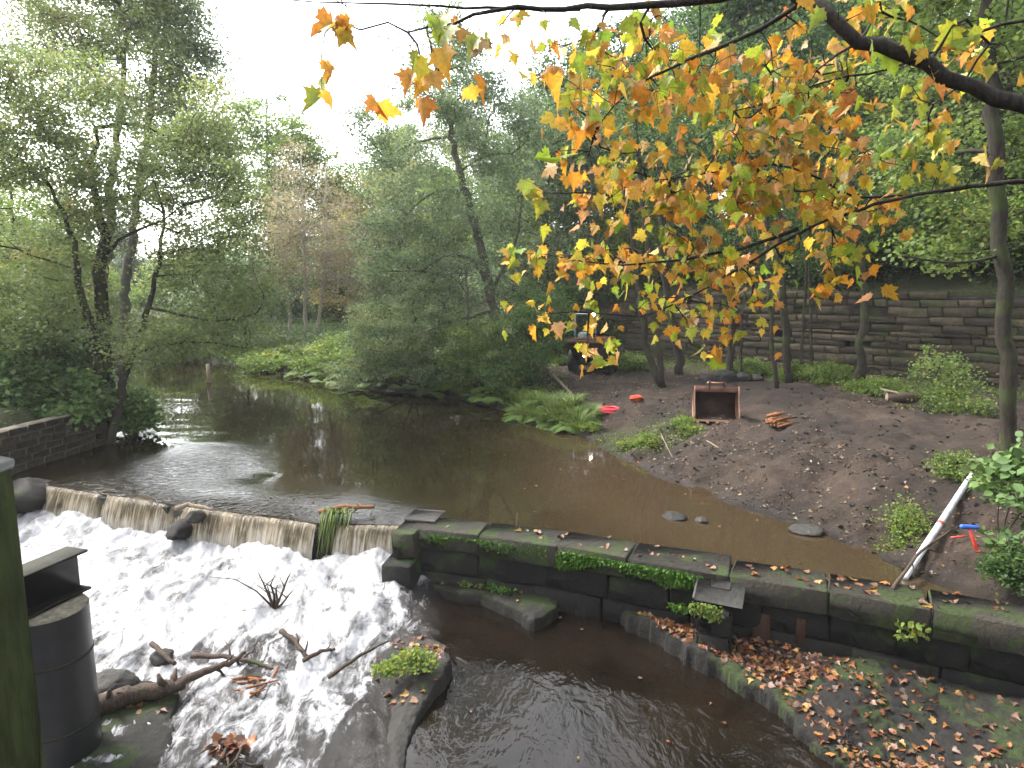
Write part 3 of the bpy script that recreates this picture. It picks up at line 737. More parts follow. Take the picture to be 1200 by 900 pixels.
for s in (-1, 1):
    out_ = np.array([(-.53, .0), (-.2, -.03), (.1, -.02), (.33, .10), (.47, .32), (.49, .57), (.39, .81), (.19, .96), (-.04, 1.0), (-.10, .84), (-.20, .5), (-.44, .22)])
    n = len(out_); V = [(s*(wd+.002), p[0], p[1]) for p in out_]+[(s*(wd+.034), p[0], p[1]) for p in out_]
    me = mesh_np('side_plate', np.array(V), [np.arange(n)[None], np.arange(2*n-1, n-1, -1)[None], np.array([(k, (k+1) % n, n+(k+1) % n, n+k) for k in range(n)])], tint=np.full(2*n, .5))
    link('side_plate', me, M['bright_edge'], bk)
    mb = MB(); cbox(mb, (s*.20, .0, 1.04), (.035, .22, .22), .012, None, .5); mb.build('hanger_ear', M['bucket_in'], bk)
mb = MB(); cbox(mb, (0, -.045, .90), (2*wd-.01, .05, .16), .012, rx3(-.12), .5); mb.build('top_bar', M['bucket'], bk)
mb = MB(); cbox(mb, (0, -.50, .055), (2*wd-.01, .14, .04), .01, rx3(.1), .5); mb.build('cutting_lip', M['bright_edge'], bk)
mb = MB(); tube(mb, [(-.27, 0, 1.08), (.27, 0, 1.08)], .035, 10); mb.build('pin', M['bright_edge'], bk)
for k in range(5):
    mb = MB(); cbox(mb, (-.54+k*.27, -.63, .035), (.085, .18, .05), .012, rx3(.12), .5); mb.build('tooth', M['bright_edge'], bk)

# ------------------------------------------------------------------ site dumper on the track, mostly behind hanging leaves
dp_ = at(697, 433, 29.6); dp_[2] = gz(dp_[0], dp_[1])
dm = empty('site_dumper', dp_, 'small dark site dumper with lit lamps and roll bar, half hidden by hanging leaves', 'dumper', rz=-.32)
M['tyre'] = plain('tyre_rubber', (.012, .012, .012), .85); M['redhub'] = plain('red_hub_paint', (.35, .03, .02), .5)
M['orange'] = plain('orange_paint', (.08, .028, .009), .45); M['greypaint'] = plain('grey_green_panel', (.10, .13, .12), .5); M['darkmetal'] = plain('dark_machine_metal', (.02, .018, .016), .6)
M['lamp'] = plain('lit_lamp', (1, .9, .7), .4, emis=((1, .82, .5), 14.)); M['frame_paint'] = plain('pale_blue_frame', (.16, .22, .27), .5); M['lime'] = plain('lime_strip', (.45, .62, .06), .5)
mb = MB(); cbox(mb, (0, .3, .62), (1.1, 2.3, .45), .05); mb.build('chassis', M['darkmetal'], dm)
V = np.array([(-.62, -1.55, .62), (.72, -1.55, .62), (.72, -.35, .62), (-.62, -.35, .62), (-.88, -1.75, 1.42), (.98, -1.75, 1.42), (.98, -.2, 1.42), (-.88, -.2, 1.42)])
sk = link('skip', mesh_np('skip', V, np.array([(0, 3, 2, 1), (0, 1, 5, 4), (1, 2, 6, 5), (2, 3, 7, 6), (3, 0, 4, 7)]), tint=np.full(8, .3)), M['darkmetal'], dm)
mb = MB()
for c_, s_z in (((.05, -1.77, 1.44), (1.96, .09, .12)), ((.05, -.18, 1.44), (1.96, .09, .12)), ((-.90, -.97, 1.44), (.09, 1.5, .12)), ((1.0, -.97, 1.44), (.09, 1.5, .12))): cbox(mb, c_, s_z, .02)
mb.build('rim', M['orange'], sk)
mb = MB(); cbox(mb, (.25, -1.72, 1.12), (.34, .02, .09), .005); mb.build('number_plate', plain('yellow_plate', (.55, .42, .05), .6), sk)
mb = MB(); cbox(mb, (-.55, .45, 1.35), (.55, .9, .75), .07); mb.build('operator_panel', M['greypaint'], dm)
mb = MB(); cbox(mb, (-.58, -.02, .95), (.10, .03, .7), .01); mb.build('marker_strip', M['lime'], dm)
mb = MB(); cbox(mb, (.25, .75, 1.2), (.95, 1.2, .6), .08); mb.build('engine_cover', M['orange'], dm)
mb = MB(); tube(mb, [(-1.05, .5, .9), (-1.05, .5, 2.55), (-.1, .5, 2.55), (-.1, .5, .95)], .045, 8); mb.build('roll_bar', M['frame_paint'], dm)
mb = MB(); cbox(mb, (-.35, .75, 1.8), (.5, .14, .55), .05); cbox(mb, (-.35, .55, 1.52), (.5, .5, .12), .04); mb.build('seat', M['darkmetal'], dm)
for px, py, pz in ((-.08, -1.80, .86), (-.18, .42, 2.52)):
    mb = MB(); tube(mb, [(px, py, pz), (px, py-.1, pz)], [.10, .085], 12); h_ = mb.build('lamp_housing', M['darkmetal'], dm)
    mb = MB(); tube(mb, [(px, py-.101, pz), (px, py-.125, pz)], [.08, .06], 12); mb.build('lens', M['lamp'], h_)
for px, py, r_ in ((-.82, -.75, .50), (.88, -.75, .50), (-.82, 1.0, .50), (.88, 1.0, .50)):
    s = -1 if px < 0 else 1
    mb = MB(); tube(mb, [(px-.2, py, r_), (px-.17, py, r_), (px+.17, py, r_), (px+.2, py, r_)], [r_*.82, r_, r_, r_*.82], 22); w_ = mb.build('wheel', M['tyre'], dm)
    mb = MB(); tube(mb, [(px+s*.19, py, r_), (px+s*.215, py, r_)], [.25, .2], 14); mb.build('hub', M['redhub'], w_)

# ------------------------------------------------------------------ small things on the bank
def onground(px, py, z0=.8):
    z = z0
    for _ in range(12):
        p = on(px, py, z); z = .5*z+.5*gz(p[0], p[1])
    p[2] = gz(p[0], p[1]); return p
a_ = on(1060, 677, .03); a_[2] = .02; b_ = onground(1138, 564); b_[2] += .10
c_ = a_*.5+b_*.5; gap_ = max(gz(*(a_*(1-t)+b_*t)[:2])+.06-(a_*(1-t)+b_*t)[2] for t in np.linspace(.1, 1, 8)); 
if gap_ > 0: b_[2] += gap_; a_[2] += gap_*.2
pole = empty('white_pole', a_, 'long white pole with a red band lying down the bank to the water', 'pole')
d_ = b_-a_; mb = MB(); tube(mb, [d_*0, d_*.5, d_*.93], .052, 12); mb.build('shaft', plain('white_plastic', (.46, .47, .48), .5, 0, .35), pole, False)
mb = MB(); tube(mb, [d_*.93, d_], [.04, .04], 12); mb.build('tip', plain('white_plastic_end', (.7, .7, .7), .4, 0, .15), pole)
mb = MB(); tube(mb, [d_*.465, d_*.485], .054, 12); mb.build('band', plain('red_band', (.5, .05, .03), .5), pole)
t_ = onground(1136, 648, .4); hm = empty('lump_hammer', t_, 'red handled tool with a blue cross head standing in the bank', 'tool')
mb = MB(); tube(mb, [(.13, -.05, -.05), (.06, 0, .18), (-.02, .03, .40)], [.03, .027, .024], 10); mb.build('handle', plain('red_handle', (.62, .045, .025), .4), hm)
mb = MB(); tube(mb, [(-.16, .04, .43), (-.13, .04, .43), (.09, .02, .42), (.12, .02, .42)], [.028, .036, .036, .028], 10); mb.build('head', plain('blue_head', (.03, .10, .42), .4), hm)
t_ = onground(1124, 634, .4); mb = MB(); tube(mb, [(-.14, 0, .06), (.14, .02, .08)], .016, 8)
tag(mb.build('red_rod', plain('red_rod', (.5, .04, .03), .5), loc=t_), 'thin red rod lying beside the blue headed tool', 'rod')
def ribbon(name, c, R, r, n, col, label, cat, seed, turns=3, sq=.25):
    rb = np.random.default_rng(seed); mb = MB()
    for k in range(turns):
        th = np.linspace(0, 2*pi, 26); w_ = R*(1+.18*rb.normal())
        pts = np.stack([w_*np.cos(th)*(1+.12*np.sin(3*th+k)), w_*.75*np.sin(th), r+sq*.3*R*(.5+.5*np.sin(2*th+k*2))+.03*k], -1)
        tube(mb, pts, r, 6)
    o = mb.build(name, col, loc=c); return tag(o, label, cat)
ribbon('barrier_tape', onground(714, 483, .7), .34, .035, 3, plain('pink_red_plastic', (.55, .035, .05), .55), 'coil of pink red barrier tape dropped on the bank', 'tape', 3, 4)
ribbon('orange_netting', onground(745, 470, .7), .15, .04, 3, plain('orange_plastic', (.42, .05, .015), .6), 'small crumpled heap of orange netting on the mud', 'netting', 4, 4, .9)
# split stump
def chunk(name, c, L, r, mat, label, cat, rot, seed, n=7):
    rb = np.random.default_rng(seed); mb = MB()
    for k in range(n):
        p0 = np.array([-L/2*rb.uniform(.6, 1), rb.normal(0, r*.5), abs(rb.normal(0, r*.4))+r*.3]); p1 = np.array([L/2*rb.uniform(.5, 1), rb.normal(0, r*.5), abs(rb.normal(0, r*.5))+r*.3])
        p1 = p1+rb.normal(0, r*.5, 3)*[1, 1, .5]; tube(mb, [p0, (p0+p1)/2+rb.normal(0, r*.1, 3), p1], [r*rb.uniform(.12, .25), r*rb.uniform(.15, .3), r*.03], 5, rb.random())
    o = mb.build(name, mat, loc=c); o.rotation_euler = rot; return tag(o, label, cat)
M['freshwood'] = barkmat('fresh_split_wood', (.09, .036, .014), (.24, .105, .045), 0, 12.)
chunk('split_stump', onground(912, 500), .7, .24, M['freshwood'], 'splintered orange brown stump torn out on the mud', 'stump', (0, 0, .5), 5, 22)
lg = onground(1060, 471, 1.); lo = empty('cut_log', lg, 'short sawn log with a pale end at the foot of the wall', 'log', rz=-.25)
mb = MB(); tube(mb, [(-.5, 0, .14), (0, 0, .16), (.75, .1, .15)], [.16, .15, .14], 12); mb.build('bark', M['dead'], lo)
mb = MB(); tube(mb, [(-.512, 0, .14), (-.502, 0, .14)], [.14, .14], 12); cbox(mb, (-.45, 0, .33), (.5, .2, .05), .02, ry3(.2), .5); mb.build('cut_face', plain('pale_cut_wood', (.45, .34, .24), .8), lo)
def stick(name, pts, r0, r1, mat, label, cat, seed, nb=0, blen=.4, group=None, up=.3):
    rb = np.random.default_rng(seed); mb = MB(); P = np.array(pts, float)
    t = np.linspace(0, 1, len(P)); tt = np.linspace(0, 1, 4*len(P)); Q = np.stack([np.interp(tt, t, P[:, k]) for k in range(3)], -1)
    Q[1:-1] += rb.normal(0, r0*.13, (len(Q)-2, 3)); tube(mb, Q, np.linspace(r0, r1, len(Q)), 8, .5, True, .18, rb)
    for k in range(nb):
        i = rb.integers(len(Q)//3, len(Q)-1); d = unit(rb.normal(0, 1, 3)+np.array([0, 0, up]))*blen*rb.uniform(.4, 1)
        tube(mb, [Q[i], Q[i]+d*.5+rb.normal(0, .03, 3), Q[i]+d], [r0*.45, r0*.3, r0*.1], 5)
    o0 = Q[0].copy(); mb.V = [v-o0 for v in mb.V]
    return tag(mb.build(name, mat, loc=o0), label, cat, group)
def pxl(pts, z, dz=()): return [on(px, py, z)+np.array([0, 0, (dz[k] if k < len(dz) else 0)]) for k, (px, py) in enumerate(pts)]
stick('driftwood_log', pxl([(60, 850), (120, 826), (170, 812), (215, 800)], -.9, (0, .02, .02, .0)), .16, .09, M['dead'], 'big dark driftwood log jammed against the black pile', 'log', 1, 5, .35)
stick('driftwood_branch', pxl([(205, 806), (240, 789), (270, 781), (288, 772)], -.9, (.02, .03, .05, .1)), .07, .025, M['dead'], 'tapering broken branch reaching out from the driftwood log', 'branch', 2, 2, .3)
stick('dead_branch', pxl([(385, 795), (420, 773), (456, 758)], -1.0, (.02, .06, .1)), .035, .014, M['dead'], 'long bare stick beside the planted rock', 'stick', 3, 1, .2)
stick('dead_branch', pxl([(330, 750), (345, 757), (360, 770)], -.95, (.15, .1, .0)), .045, .03, M['dead'], 'short forked stump of wood in the foam', 'stick', 4, 3, .22)
stick('dead_branch', pxl([(355, 778), (378, 768), (393, 765)], -.98, (.05, .08, .06)), .035, .02, M['dead'], 'stubby broken stick between the forked stump and long stick', 'stick', 5, 2, .2)
stick('dead_branch', pxl([(178, 762), (192, 772), (205, 778)], -.98, (.12, .06, .0)), .04, .03, M['dead'], 'short stick poking up above the driftwood log', 'stick', 6, 1, .2)
stick('dead_branch', pxl([(225, 770), (262, 772), (300, 778), (320, 786)], -.98, (.02, .04, .03, .02)), .045, .02, M['dead'], 'thin branch trailing right of the driftwood log', 'stick', 16, 5, .4)
for k, (px, py, lb) in enumerate(((300, 806, 'tangle of reddish twigs and bark caught in the shallows'), (268, 890, 'clump of brown leaves and twigs at the bottom of the river view'))):
    rb = np.random.default_rng(60+k); mb = MB(); c0 = on(px, py, -1.0)
    for j in range(16):
        d = unit(rb.normal(0, 1, 3)*np.array([1, .6, .25]))*rb.uniform(.2, .5); o_ = rb.normal(0, .12, 3)*np.array([1, 1, .3])
        tube(mb, [o_-d*.5, o_+rb.normal(0, .03, 3), o_+d*.5], [.02, .018, .006], 5, rb.random())
    tag(mb.build('twig_tangle', M['freshwood'] if k == 0 else M['dead'], loc=c0), lb, 'twigs')
# bare twigs standing in the white water
rb = np.random.default_rng(77); mb = MB(); c0 = on(322, 715, -.98)
for a0, L0 in (((-.32, 0), .75), ((-.10, .0), .55), ((.02, 0), .62), ((.36, .1), .75), ((.16, .0), .5), ((.75, .0), .5)):
    d = np.array([a0[0], a0[1]+rb.normal(0, .1), .8]); d = unit(d)*L0
    p = [np.zeros(3), d*.4+rb.normal(0, .02, 3), d*.75+rb.normal(0, .03, 3), d]; tube(mb, p, [.028, .02, .014, .005], 6)
    q0 = d*.6; tube(mb, [q0, q0+np.array([rb.normal(0, .2), 0, .2])], [.012, .003], 5)
tube(mb, [(0, 0, .02), (-.3, 0, .35), (-.7, .1, .52), (-1.15, .1, .56)], [.02, .014, .01, .004], 5)
tag(mb.build('bare_twigs', M['dead'], loc=c0), 'bare upright twigs snagged in the white water', 'twigs')
g0 = onground(622, 432, .9); g1 = onground(648, 445, .9); g2 = onground(668, 462, .8)
stick('fallen_branch', [g0+[0, 0, .45], (g0+g1)/2+[0, 0, .42], g1+[0, 0, .25], g2+[0, 0, .05]], .12, .05, M['dead_pale'], 'grey bent fallen branch at the edge of the track', 'branch', 9, 2, .5)
e0 = onground(835, 520, .5); stick('dead_branch', [onground(812, 508), e0, onground(846, 528)], .025, .012, M['dead_pale'], 'thin pale stick lying on the mud below the bucket', 'stick', 10, 0, .2)
stick('dead_branch', [onground(775, 512)+[0, 0, .05], onground(788, 536)], .02, .01, M['dead_pale'], 'thin pale stick lying near the waterline weeds', 'stick', 11, 0, .2)
w0 = on(1046, 690, .15); stick('dead_branch', [w0, on(1075, 662, .1)+[0, 0, .2], onground(1112, 632, .3)+[0, 0, .15]], .03, .015, M['dead'], 'dark stick crossing under the white pole', 'stick', 12, 3, .3)
stick('dead_branch', pxl([(1050, 742), (1120, 765), (1200, 800)], -.75, (.0, .05, .05)), .035, .02, M['dead'], 'long dark root along the foot of the weir wall', 'root', 13, 2, .2)
pp = on(245, 448, 0); mb = MB(); tube(mb, [pp+[0, 0, -.4], pp+[0, 0, .9]], .09, 10, .5); mb.V = [v-pp for v in mb.V]
tag(mb.build('wooden_stake', M['dead_pale'], loc=pp), 'pale wooden stake standing in the far pond', 'stake')
# ------------------------------------------------------------------ growing things
def skeleton(paths, targets, rng, r_tip=.010, seg=.35, expo=.5, jit=.06, upw=.6):
    """paths: [(pts, r0, r1)] trunk lines; targets: twig ends. Returns polylines with radii."""
    Ps, Ra, Pa = [], [], []; base = []
    for pts, r0, r1 in paths:
        P = np.asarray(pts, float); L = np.concatenate([[0], np.cumsum(np.linalg.norm(np.diff(P, axis=0), axis=1))])
        n = max(4, int(L[-1]/seg)); t = np.linspace(0, L[-1], n)
        # smooth
        Q = np.stack([np.interp(t, L, P[:, k]) for k in range(3)], -1)
        for _ in range(2): Q[1:-1] = (Q[:-2]+2*Q[1:-1]+Q[2:])/4
        Q[1:-1] += rng.normal(0, min(.05, r0*.25), (n-2, 3))
        base.append((Q, np.linspace(r0, r1, n)))
        for k in range(n):
            Ps.append(Q[k]); Ra.append(np.linspace(r0, r1, n)[k]); Pa.append(-1)
    N0 = len(Ps)
    cap_ = N0+len(targets)*int(14/seg)+100
    pos = np.zeros((cap_, 3)); pos[:N0] = Ps; par = np.full(cap_, -1); N = N0
    plen = np.zeros(cap_); isend = []
    d0 = np.linalg.norm(targets[:, None]-pos[None, :N0], axis=2).min(1)
    chains = []
    for i in np.argsort(d0):
        t = targets[i]; dv = t-pos[:N]; dist = np.linalg.norm(dv, axis=1)
        cost = dist+upw*np.maximum(0, -dv[:, 2])+.25*plen[:N]
        j = int(np.argmin(cost)); L = dist[j]; n = max(2, int(L/seg))
        dirn = unit(dv[j])
        if par[j] >= 0: tang = unit(pos[j]-pos[par[j]])
        else: tang = unit(dirn*np.array([1, 1, .3])+np.array([0, 0, .25]))
        c = pos[j]+unit(tang*.6+dirn*.6)*L*.45
        u = np.linspace(0, 1, n+1)[1:, None]
        Q = (1-u)**2*pos[j]+2*u*(1-u)*c+u*u*t
        if n > 2: Q[:-1] += rng.normal(0, jit*min(1, L), (n-1, 3))
        pr = j; ids = [j]
        for q in Q:
            pos[N] = q; par[N] = pr; plen[N] = plen[pr]+np.linalg.norm(q-pos[pr]); ids.append(N); pr = N; N += 1
            if N >= cap_-60: break
        chains.append(ids); isend.append(pr)
        if N >= cap_-60: break
    cnt = np.zeros(N)
    for k in isend:
        while k >= 0: cnt[k] += 1; k = par[k]
    rad = r_tip*np.maximum(cnt, .6)**expo
    out = list(base)
    for ids in chains:
        r = rad[ids].copy(); r[0] = min(r[1]*1.25, r[0])
        r[-1] *= .5
        out.append((pos[ids], r))
    return out, pos[:N], len(base)
def lobe_pts(lobes, n, rng, gap=.45, gscale=.7, shell=2.0, seed=1):
    W = np.array([l[2] if len(l) > 2 else np.prod(l[1])**.66 for l in lobes], float); W /= W.sum(); out = []
    for l, w_ in zip(lobes, W):
        k = max(3, int(n*w_)); c, r = np.asarray(l[0], float), np.asarray(l[1], float)
        g = unit(rng.normal(0, 1, (k*5, 3)))*rng.random((k*5, 1))**(1/(1+shell))*r+c
        m_ = vnoise(g[:, 0]/gscale+g[:, 2]*.6, g[:, 1]/gscale-g[:, 2]*.9/gscale, seed)
        g = g[m_ > gap*rng.uniform(.8, 1.1, len(g))][:k]; out.append(g)
    return np.concatenate(out)
def tree(name, base, paths, lobes, nt_, per, lsize, bark, leaf, seed, label, cat='tree', group=None, spread=.45, flat=.5, r_tip=.011, gap=.45, gscale=.8, droop=.15, sides=7, shape=LEAF4, expo=.5, seg=.35, upw=.6, upb=.8, tintb=0., shell=2., twigs=True, jit=.06):
    rng = np.random.default_rng(seed)
    base = np.asarray(base, float)
    T = lobe_pts(lobes, nt_, rng, gap, gscale, shell, seed)
    lines, pos, nb = skeleton(paths, T, rng, r_tip, seg, expo, jit, upw)
    root = empty(name, base, label, cat, group)
    mb = MB()
    for k, (P, r) in enumerate(lines):
        if k < nb: tube(mb, P-base, r, 10, .5, True, .22, rng)
        else: tube(mb, P-base, r, sides if r[0] > .03 else 4 if r[0] > .012 else 3, .5, False)
    mb.build('trunk', bark, root, True)
    n = len(T)*per
    idx = np.repeat(np.arange(len(T)), per)
    per_f = 1; sp = spread*.75*rng.uniform(.6, 1.3, len(T))[idx][:, None]
    P = T[idx]+rng.normal(0, 1, (n, 3))*sp*np.array([1, 1, flat])
    ct = rng.normal(0, .17, len(T))[idx]
    tint = np.clip(.45+tintb+ct+rng.normal(0, .16, n), 0, 1)
    sz = lsize*1.18*rng.uniform(.55, 1.3, n)
    me = leaf_mesh('crown', P-base, sz, rng, tint, shape, droop, upb)
    link('crown', me, leaf, root)
    return root
def LB(px, py, rx, ry, Y, depth=None, w_=None):
    c = at(px, py, Y); k = np.linalg.norm([1, 0])*Y/F*1.02
    r = (rx*k, depth if depth else (rx+ry)/2*k, ry*k)
    return (c, r) if w_ is None else (c, r, w_)
def A(*pts): return [at(*p) for p in pts]

# --- the big alder leaning over the water on the left
b0 = on(122, 512, .2); b0[2] = gz(b0[0], b0[1])-.1
tree('alder_tree', b0, [
    ([b0, *A((124, 470, 19.8), (122, 400, 19.8), (118, 330, 19.8), (122, 270, 20), (105, 215, 20.2), (112, 150, 20.4))], .30, .05),
    (A((122, 470, 19.7), (110, 400, 19.3), (95, 340, 19), (85, 280, 18.8), (60, 220, 18.6)), .17, .04),
    ([b0+[.15, 0, .2], *A((145, 440, 19.6), (165, 390, 19.4), (178, 350, 19.3), (186, 300, 19.2), (192, 250, 19.2))], .14, .035),
    (A((155, 415, 19.5), (195, 402, 19.2), (240, 400, 18.8), (288, 408, 18.5)), .055, .012),
    (A((172, 360, 19.3), (215, 370, 19), (255, 378, 18.8), (300, 368, 18.6)), .05, .012),
    (A((122, 300, 20), (150, 272, 19.6), (190, 262, 19.3), (215, 240, 19.2)), .06, .015),
    (A((108, 220, 20.2), (70, 180, 20), (50, 150, 20)), .05, .015)],
    [LB(120, 170, 110, 90, 20.2), LB(35, 250, 80, 110, 19.2), LB(215, 235, 80, 85, 20), LB(265, 320, 65, 65, 19.3), LB(190, 395, 65, 36, 18.9, 1.5), LB(40, 370, 80, 45, 19), LB(230, 150, 50, 50, 21), LB(30, 120, 70, 60, 19.8), LB(275, 385, 50, 16, 18.7, .8)],
    460, 165, .085, M['bark'], M['alder_olive'], 101, 'broad many stemmed alder leaning over the water on the left bank', r_tip=.009, spread=.5, gap=.42, gscale=1.0)
# --- tall grey trunked trees behind it
for k, (px, Y, tp, lb, lob) in enumerate((
    (112, 29, 142, 'tall grey trunked alder just behind the leaning alder', [LB(120, 40, 110, 75, 29), LB(60, 0, 100, 80, 30), LB(150, -70, 80, 90, 29), LB(190, 90, 55, 60, 28)]),
    (140, 31, 178, 'slim tall tree right of the grey trunked alder, topping the left skyline', [LB(200, 45, 50, 50, 31), LB(175, -40, 60, 90, 31), LB(235, 100, 32, 45, 31), LB(215, 170, 60, 60, 31)]))):
    bb = at(px, 440, Y); bb[2] = gz(bb[0], bb[1])-.1
    tree('alder_tree', bb, [([bb, *A((px+8, 330, Y), ((px+tp)/2+3, 230, Y), (tp, 120, Y), (tp+8, 20, Y), (tp+5, -70, Y))], .26, .05)], lob,
        340, (150, 85)[k], .11, M['bark_grey'], M['alder_olive'] if k == 0 else M['grey_leaf'], 111+k, lb, tintb=.1, spread=.6, gap=.48, r_tip=.011)
# left bank closure
for k, (x, y, h, lb) in enumerate(((-20, 22, 9, 'bushy tree filling the far left edge above the river wall'), (-25, 33, 11, 'dark tree in the gap behind the leaning alder'), (-31, 40, 12, 'rounded tree on the left bank where the river bends'))):
    bb = np.array([x, y, gz(x, y)-.1]); c = bb+[0, 0, h*.55]
    tree('alder_tree', bb, [([bb, bb+[.3, 0, h*.35], bb+[.1, .2, h*.8]], .2, .05)], [(c, (4.2, 3.5, h*.42)), (c+[2, -1, -h*.22], (3.2, 2.5, h*.25)), (c+[-2, -1, -h*.22], (3., 2.5, h*.28))],
        210, 120, .12, M['bark'], M['alder'], 121+k, lb, spread=.65)
# --- far trees round the bend
def far(px, pyb, Y, lob, mat, bark, lb, seed, name='far_tree', n=150, per=120, ls=.19, lean=0, r=.2, cat='tree', stems=((0, 0),), gap=.45):
    bb = at(px, pyb, Y); bb[2] = gz(bb[0], bb[1])-.1; top = lob[0][0]
    ps = []
    for dx, tdx in stems:
        q = bb+[dx, 0, 0]; e = top+np.array([tdx, 0, top[2]*.25-.0]); ps.append(([q, q*.6+e*.4+[tdx*.2, 0, 0], e], r, r*.25))
    return tree(name, bb, ps, lob, n, per, ls, bark, mat, seed, lb, cat, spread=.8, gap=gap, r_tip=.016, seg=.6)
far(318, 395, 58, [LB(315, 175, 60, 60, 58), LB(350, 200, 45, 50, 57), LB(290, 160, 40, 40, 59), LB(385, 195, 32, 45, 58), LB(320, 270, 70, 70, 56)], M['bright_leaf'], M['bark_grey'], 'tall pale green tree rising behind the brown birches', 131, n=240, ls=.21)
far(358, 393, 46, [LB(350, 235, 45, 60, 46), LB(385, 275, 42, 55, 46), LB(320, 290, 40, 50, 46), LB(360, 315, 55, 35, 46), LB(405, 320, 30, 40, 46)], M['birch_leaf'], M['bark_pale'], 'thin brown leaved birch clump with three pale stems', 132, 'birch_tree', n=260, per=85, ls=.12, r=.13, stems=((-.9, -1.4), (.0, .3), (.8, 2.0)), gap=.5)
far(425, 390, 60, [LB(420, 265, 40, 60, 60), LB(440, 235, 25, 40, 60), LB(415, 330, 45, 50, 58)], M['yellow_leaf'], M['bark'], 'yellowing tree in the gap beside the birches', 133, n=160, ls=.2)
far(290, 392, 42, [LB(275, 330, 38, 45, 42), LB(300, 360, 35, 25, 42), LB(255, 355, 40, 35, 42)], M['grey_leaf'], M['bark'], 'grey green sallow below the pale green tree', 134, 'sallow_tree', n=150, ls=.14, r=.1)
far(240, 392, 50, [LB(240, 322, 55, 36, 52), LB(205, 340, 45, 36, 52), LB(265, 350, 45, 30, 52)], M['alder'], M['bark'], 'low dark tree behind the tip of the leaning alder', 135, n=150, ls=.18)
far(470, 385, 56, [LB(470, 250, 60, 80, 56), LB(500, 180, 50, 60, 57), LB(460, 330, 50, 50, 54)], M['alder_olive'], M['bark'], 'olive green tree seen through the central alder', 136, n=190, ls=.19)
far(395, 385, 66, [LB(380, 330, 60, 55, 66), LB(340, 340, 50, 45, 68), LB(420, 300, 40, 60, 67)], M['wood_leaf'], M['bark'], 'dark tree in the shade between the birches and central alder', 137, n=160, ls=.24)
# --- the tall central alder and its neighbours
b1 = at(590, 425, 30); b1[2] = gz(b1[0], b1[1])-.1
tree('alder_tree', b1, [
    ([b1, *A((580, 380, 30), (570, 320, 30), (556, 265, 30), (545, 225, 30), (533, 170, 30), (520, 115, 30), (508, 70, 30), (500, 30, 30))], .28, .05),
    (A((572, 335, 30), (555, 300, 29.6), (520, 298, 29.3), (495, 318, 29)), .11, .03),
    (A((574, 345, 30), (600, 300, 29.8), (608, 270, 29.8), (612, 220, 29.8)), .10, .03),
    (A((578, 365, 30), (545, 372, 29.4), (515, 380, 29), (480, 400, 28.6)), .10, .03),
    (A((545, 225, 30), (515, 222, 29.6), (490, 235, 29.4), (470, 260, 29.2)), .07, .02),
    (A((540, 200, 30), (570, 180, 30), (600, 180, 30)), .06, .02), (A((530, 160, 30), (490, 165, 29.8), (450, 185, 29.6)), .06, .02)],
    [LB(520, 90, 70, 60, 30), LB(475, 160, 62, 55, 29.6), LB(570, 140, 60, 55, 30), LB(480, 235, 62, 60, 29.4), LB(560, 235, 55, 50, 29.8), LB(455, 290, 45, 45, 29), LB(530, 310, 60, 35, 29.3), LB(600, 200, 45, 60, 30), LB(515, 40, 40, 45, 30)],
    460, 95, .10, M['bark_grey'], M['grey_leaf'], 141, 'tall open alder with a leaning grey trunk in the centre', gap=.55, spread=.5, r_tip=.010, gscale=1.2)
b1 = at(640, 415, 37); b1[2] = gz(b1[0], b1[1])-.1
tree('oak_tree', b1, [([b1, *A((638, 330, 37), (640, 240, 37), (645, 170, 37))], .28, .07)],
    [LB(640, 165, 65, 55, 37), LB(605, 215, 40, 50, 36.5), LB(690, 190, 60, 70, 37), LB(640, 280, 70, 60, 36), LB(600, 320, 40, 45, 35)],
    330, 110, .14, M['bark'], M['grey_leaf'], 142, 'rounded dark green tree right behind the central alder', 'tree', spread=.65, tintb=-.05)
b1 = at(548, 425, 27.5); b1[2] = gz(b1[0], b1[1])-.1
tree('dead_tree', b1, [([b1, *A((549, 380, 27.5), (548, 335, 27.5), (544, 310, 27.6))], .085, .03), (A((547, 345, 27.5), (535, 325, 27.4), (522, 318, 27.3)), .03, .012), (A((548, 360, 27.5), (600, 345, 27.4), (618, 300, 27.2), (622, 285, 27)), .035, .01)],
    [LB(585, 320, 35, 35, 27.4)], 26, 14, .07, M['bark_grey'], M['grey_leaf'], 143, 'thin bare grey stem with trailing twigs before the central alder', spread=.4, r_tip=.009)

# --- sallow bushes and shrubs along the middle bank
def bush(base, lobes, n, per, ls, leaf, seed, lb, name='sallow_bush', group=None, bark=None, spread=.35, gap=.36, cat='bush', shape=LEAF4, nst=4, r=.04, **kw):
    rng = np.random.default_rng(seed+900); ps = []
    for k in range(nst):
        l = lobes[k % len(lobes)]; e = np.asarray(l[0])+rng.normal(0, .3, 3); q = np.asarray(base)+[rng.normal(0, .2), rng.normal(0, .2), 0]
        ps.append(([q, q*.5+e*.5+rng.normal(0, .15, 3), e], r, r*.3))
    t = tree(name, base, ps, lobes, n, per, ls, bark or M['bark'], leaf, seed, lb, cat, group, spread=spread, gap=gap, shape=shape, r_tip=.007, seg=.3, **kw)
    for o in t.children:
        if o.name.startswith('trunk'): o.name = 'stems'
        elif o.name.startswith('crown'): o.name = 'foliage'
    return t
def bpx(px, py, Y): p = at(px, py, Y); p[2] = gz(p[0], p[1])-.08; return p
bush(bpx(490, 440, 28.5), [LB(475, 385, 62, 50, 28.3), LB(445, 410, 42, 35, 28), LB(515, 365, 48, 40, 28.6), LB(420, 435, 32, 18, 28.2), LB(500, 425, 50, 24, 27.6)], 300, 130, .085, M['grey_leaf'], 151, 'large silvery green sallow bush spilling over the bank', tintb=.25)
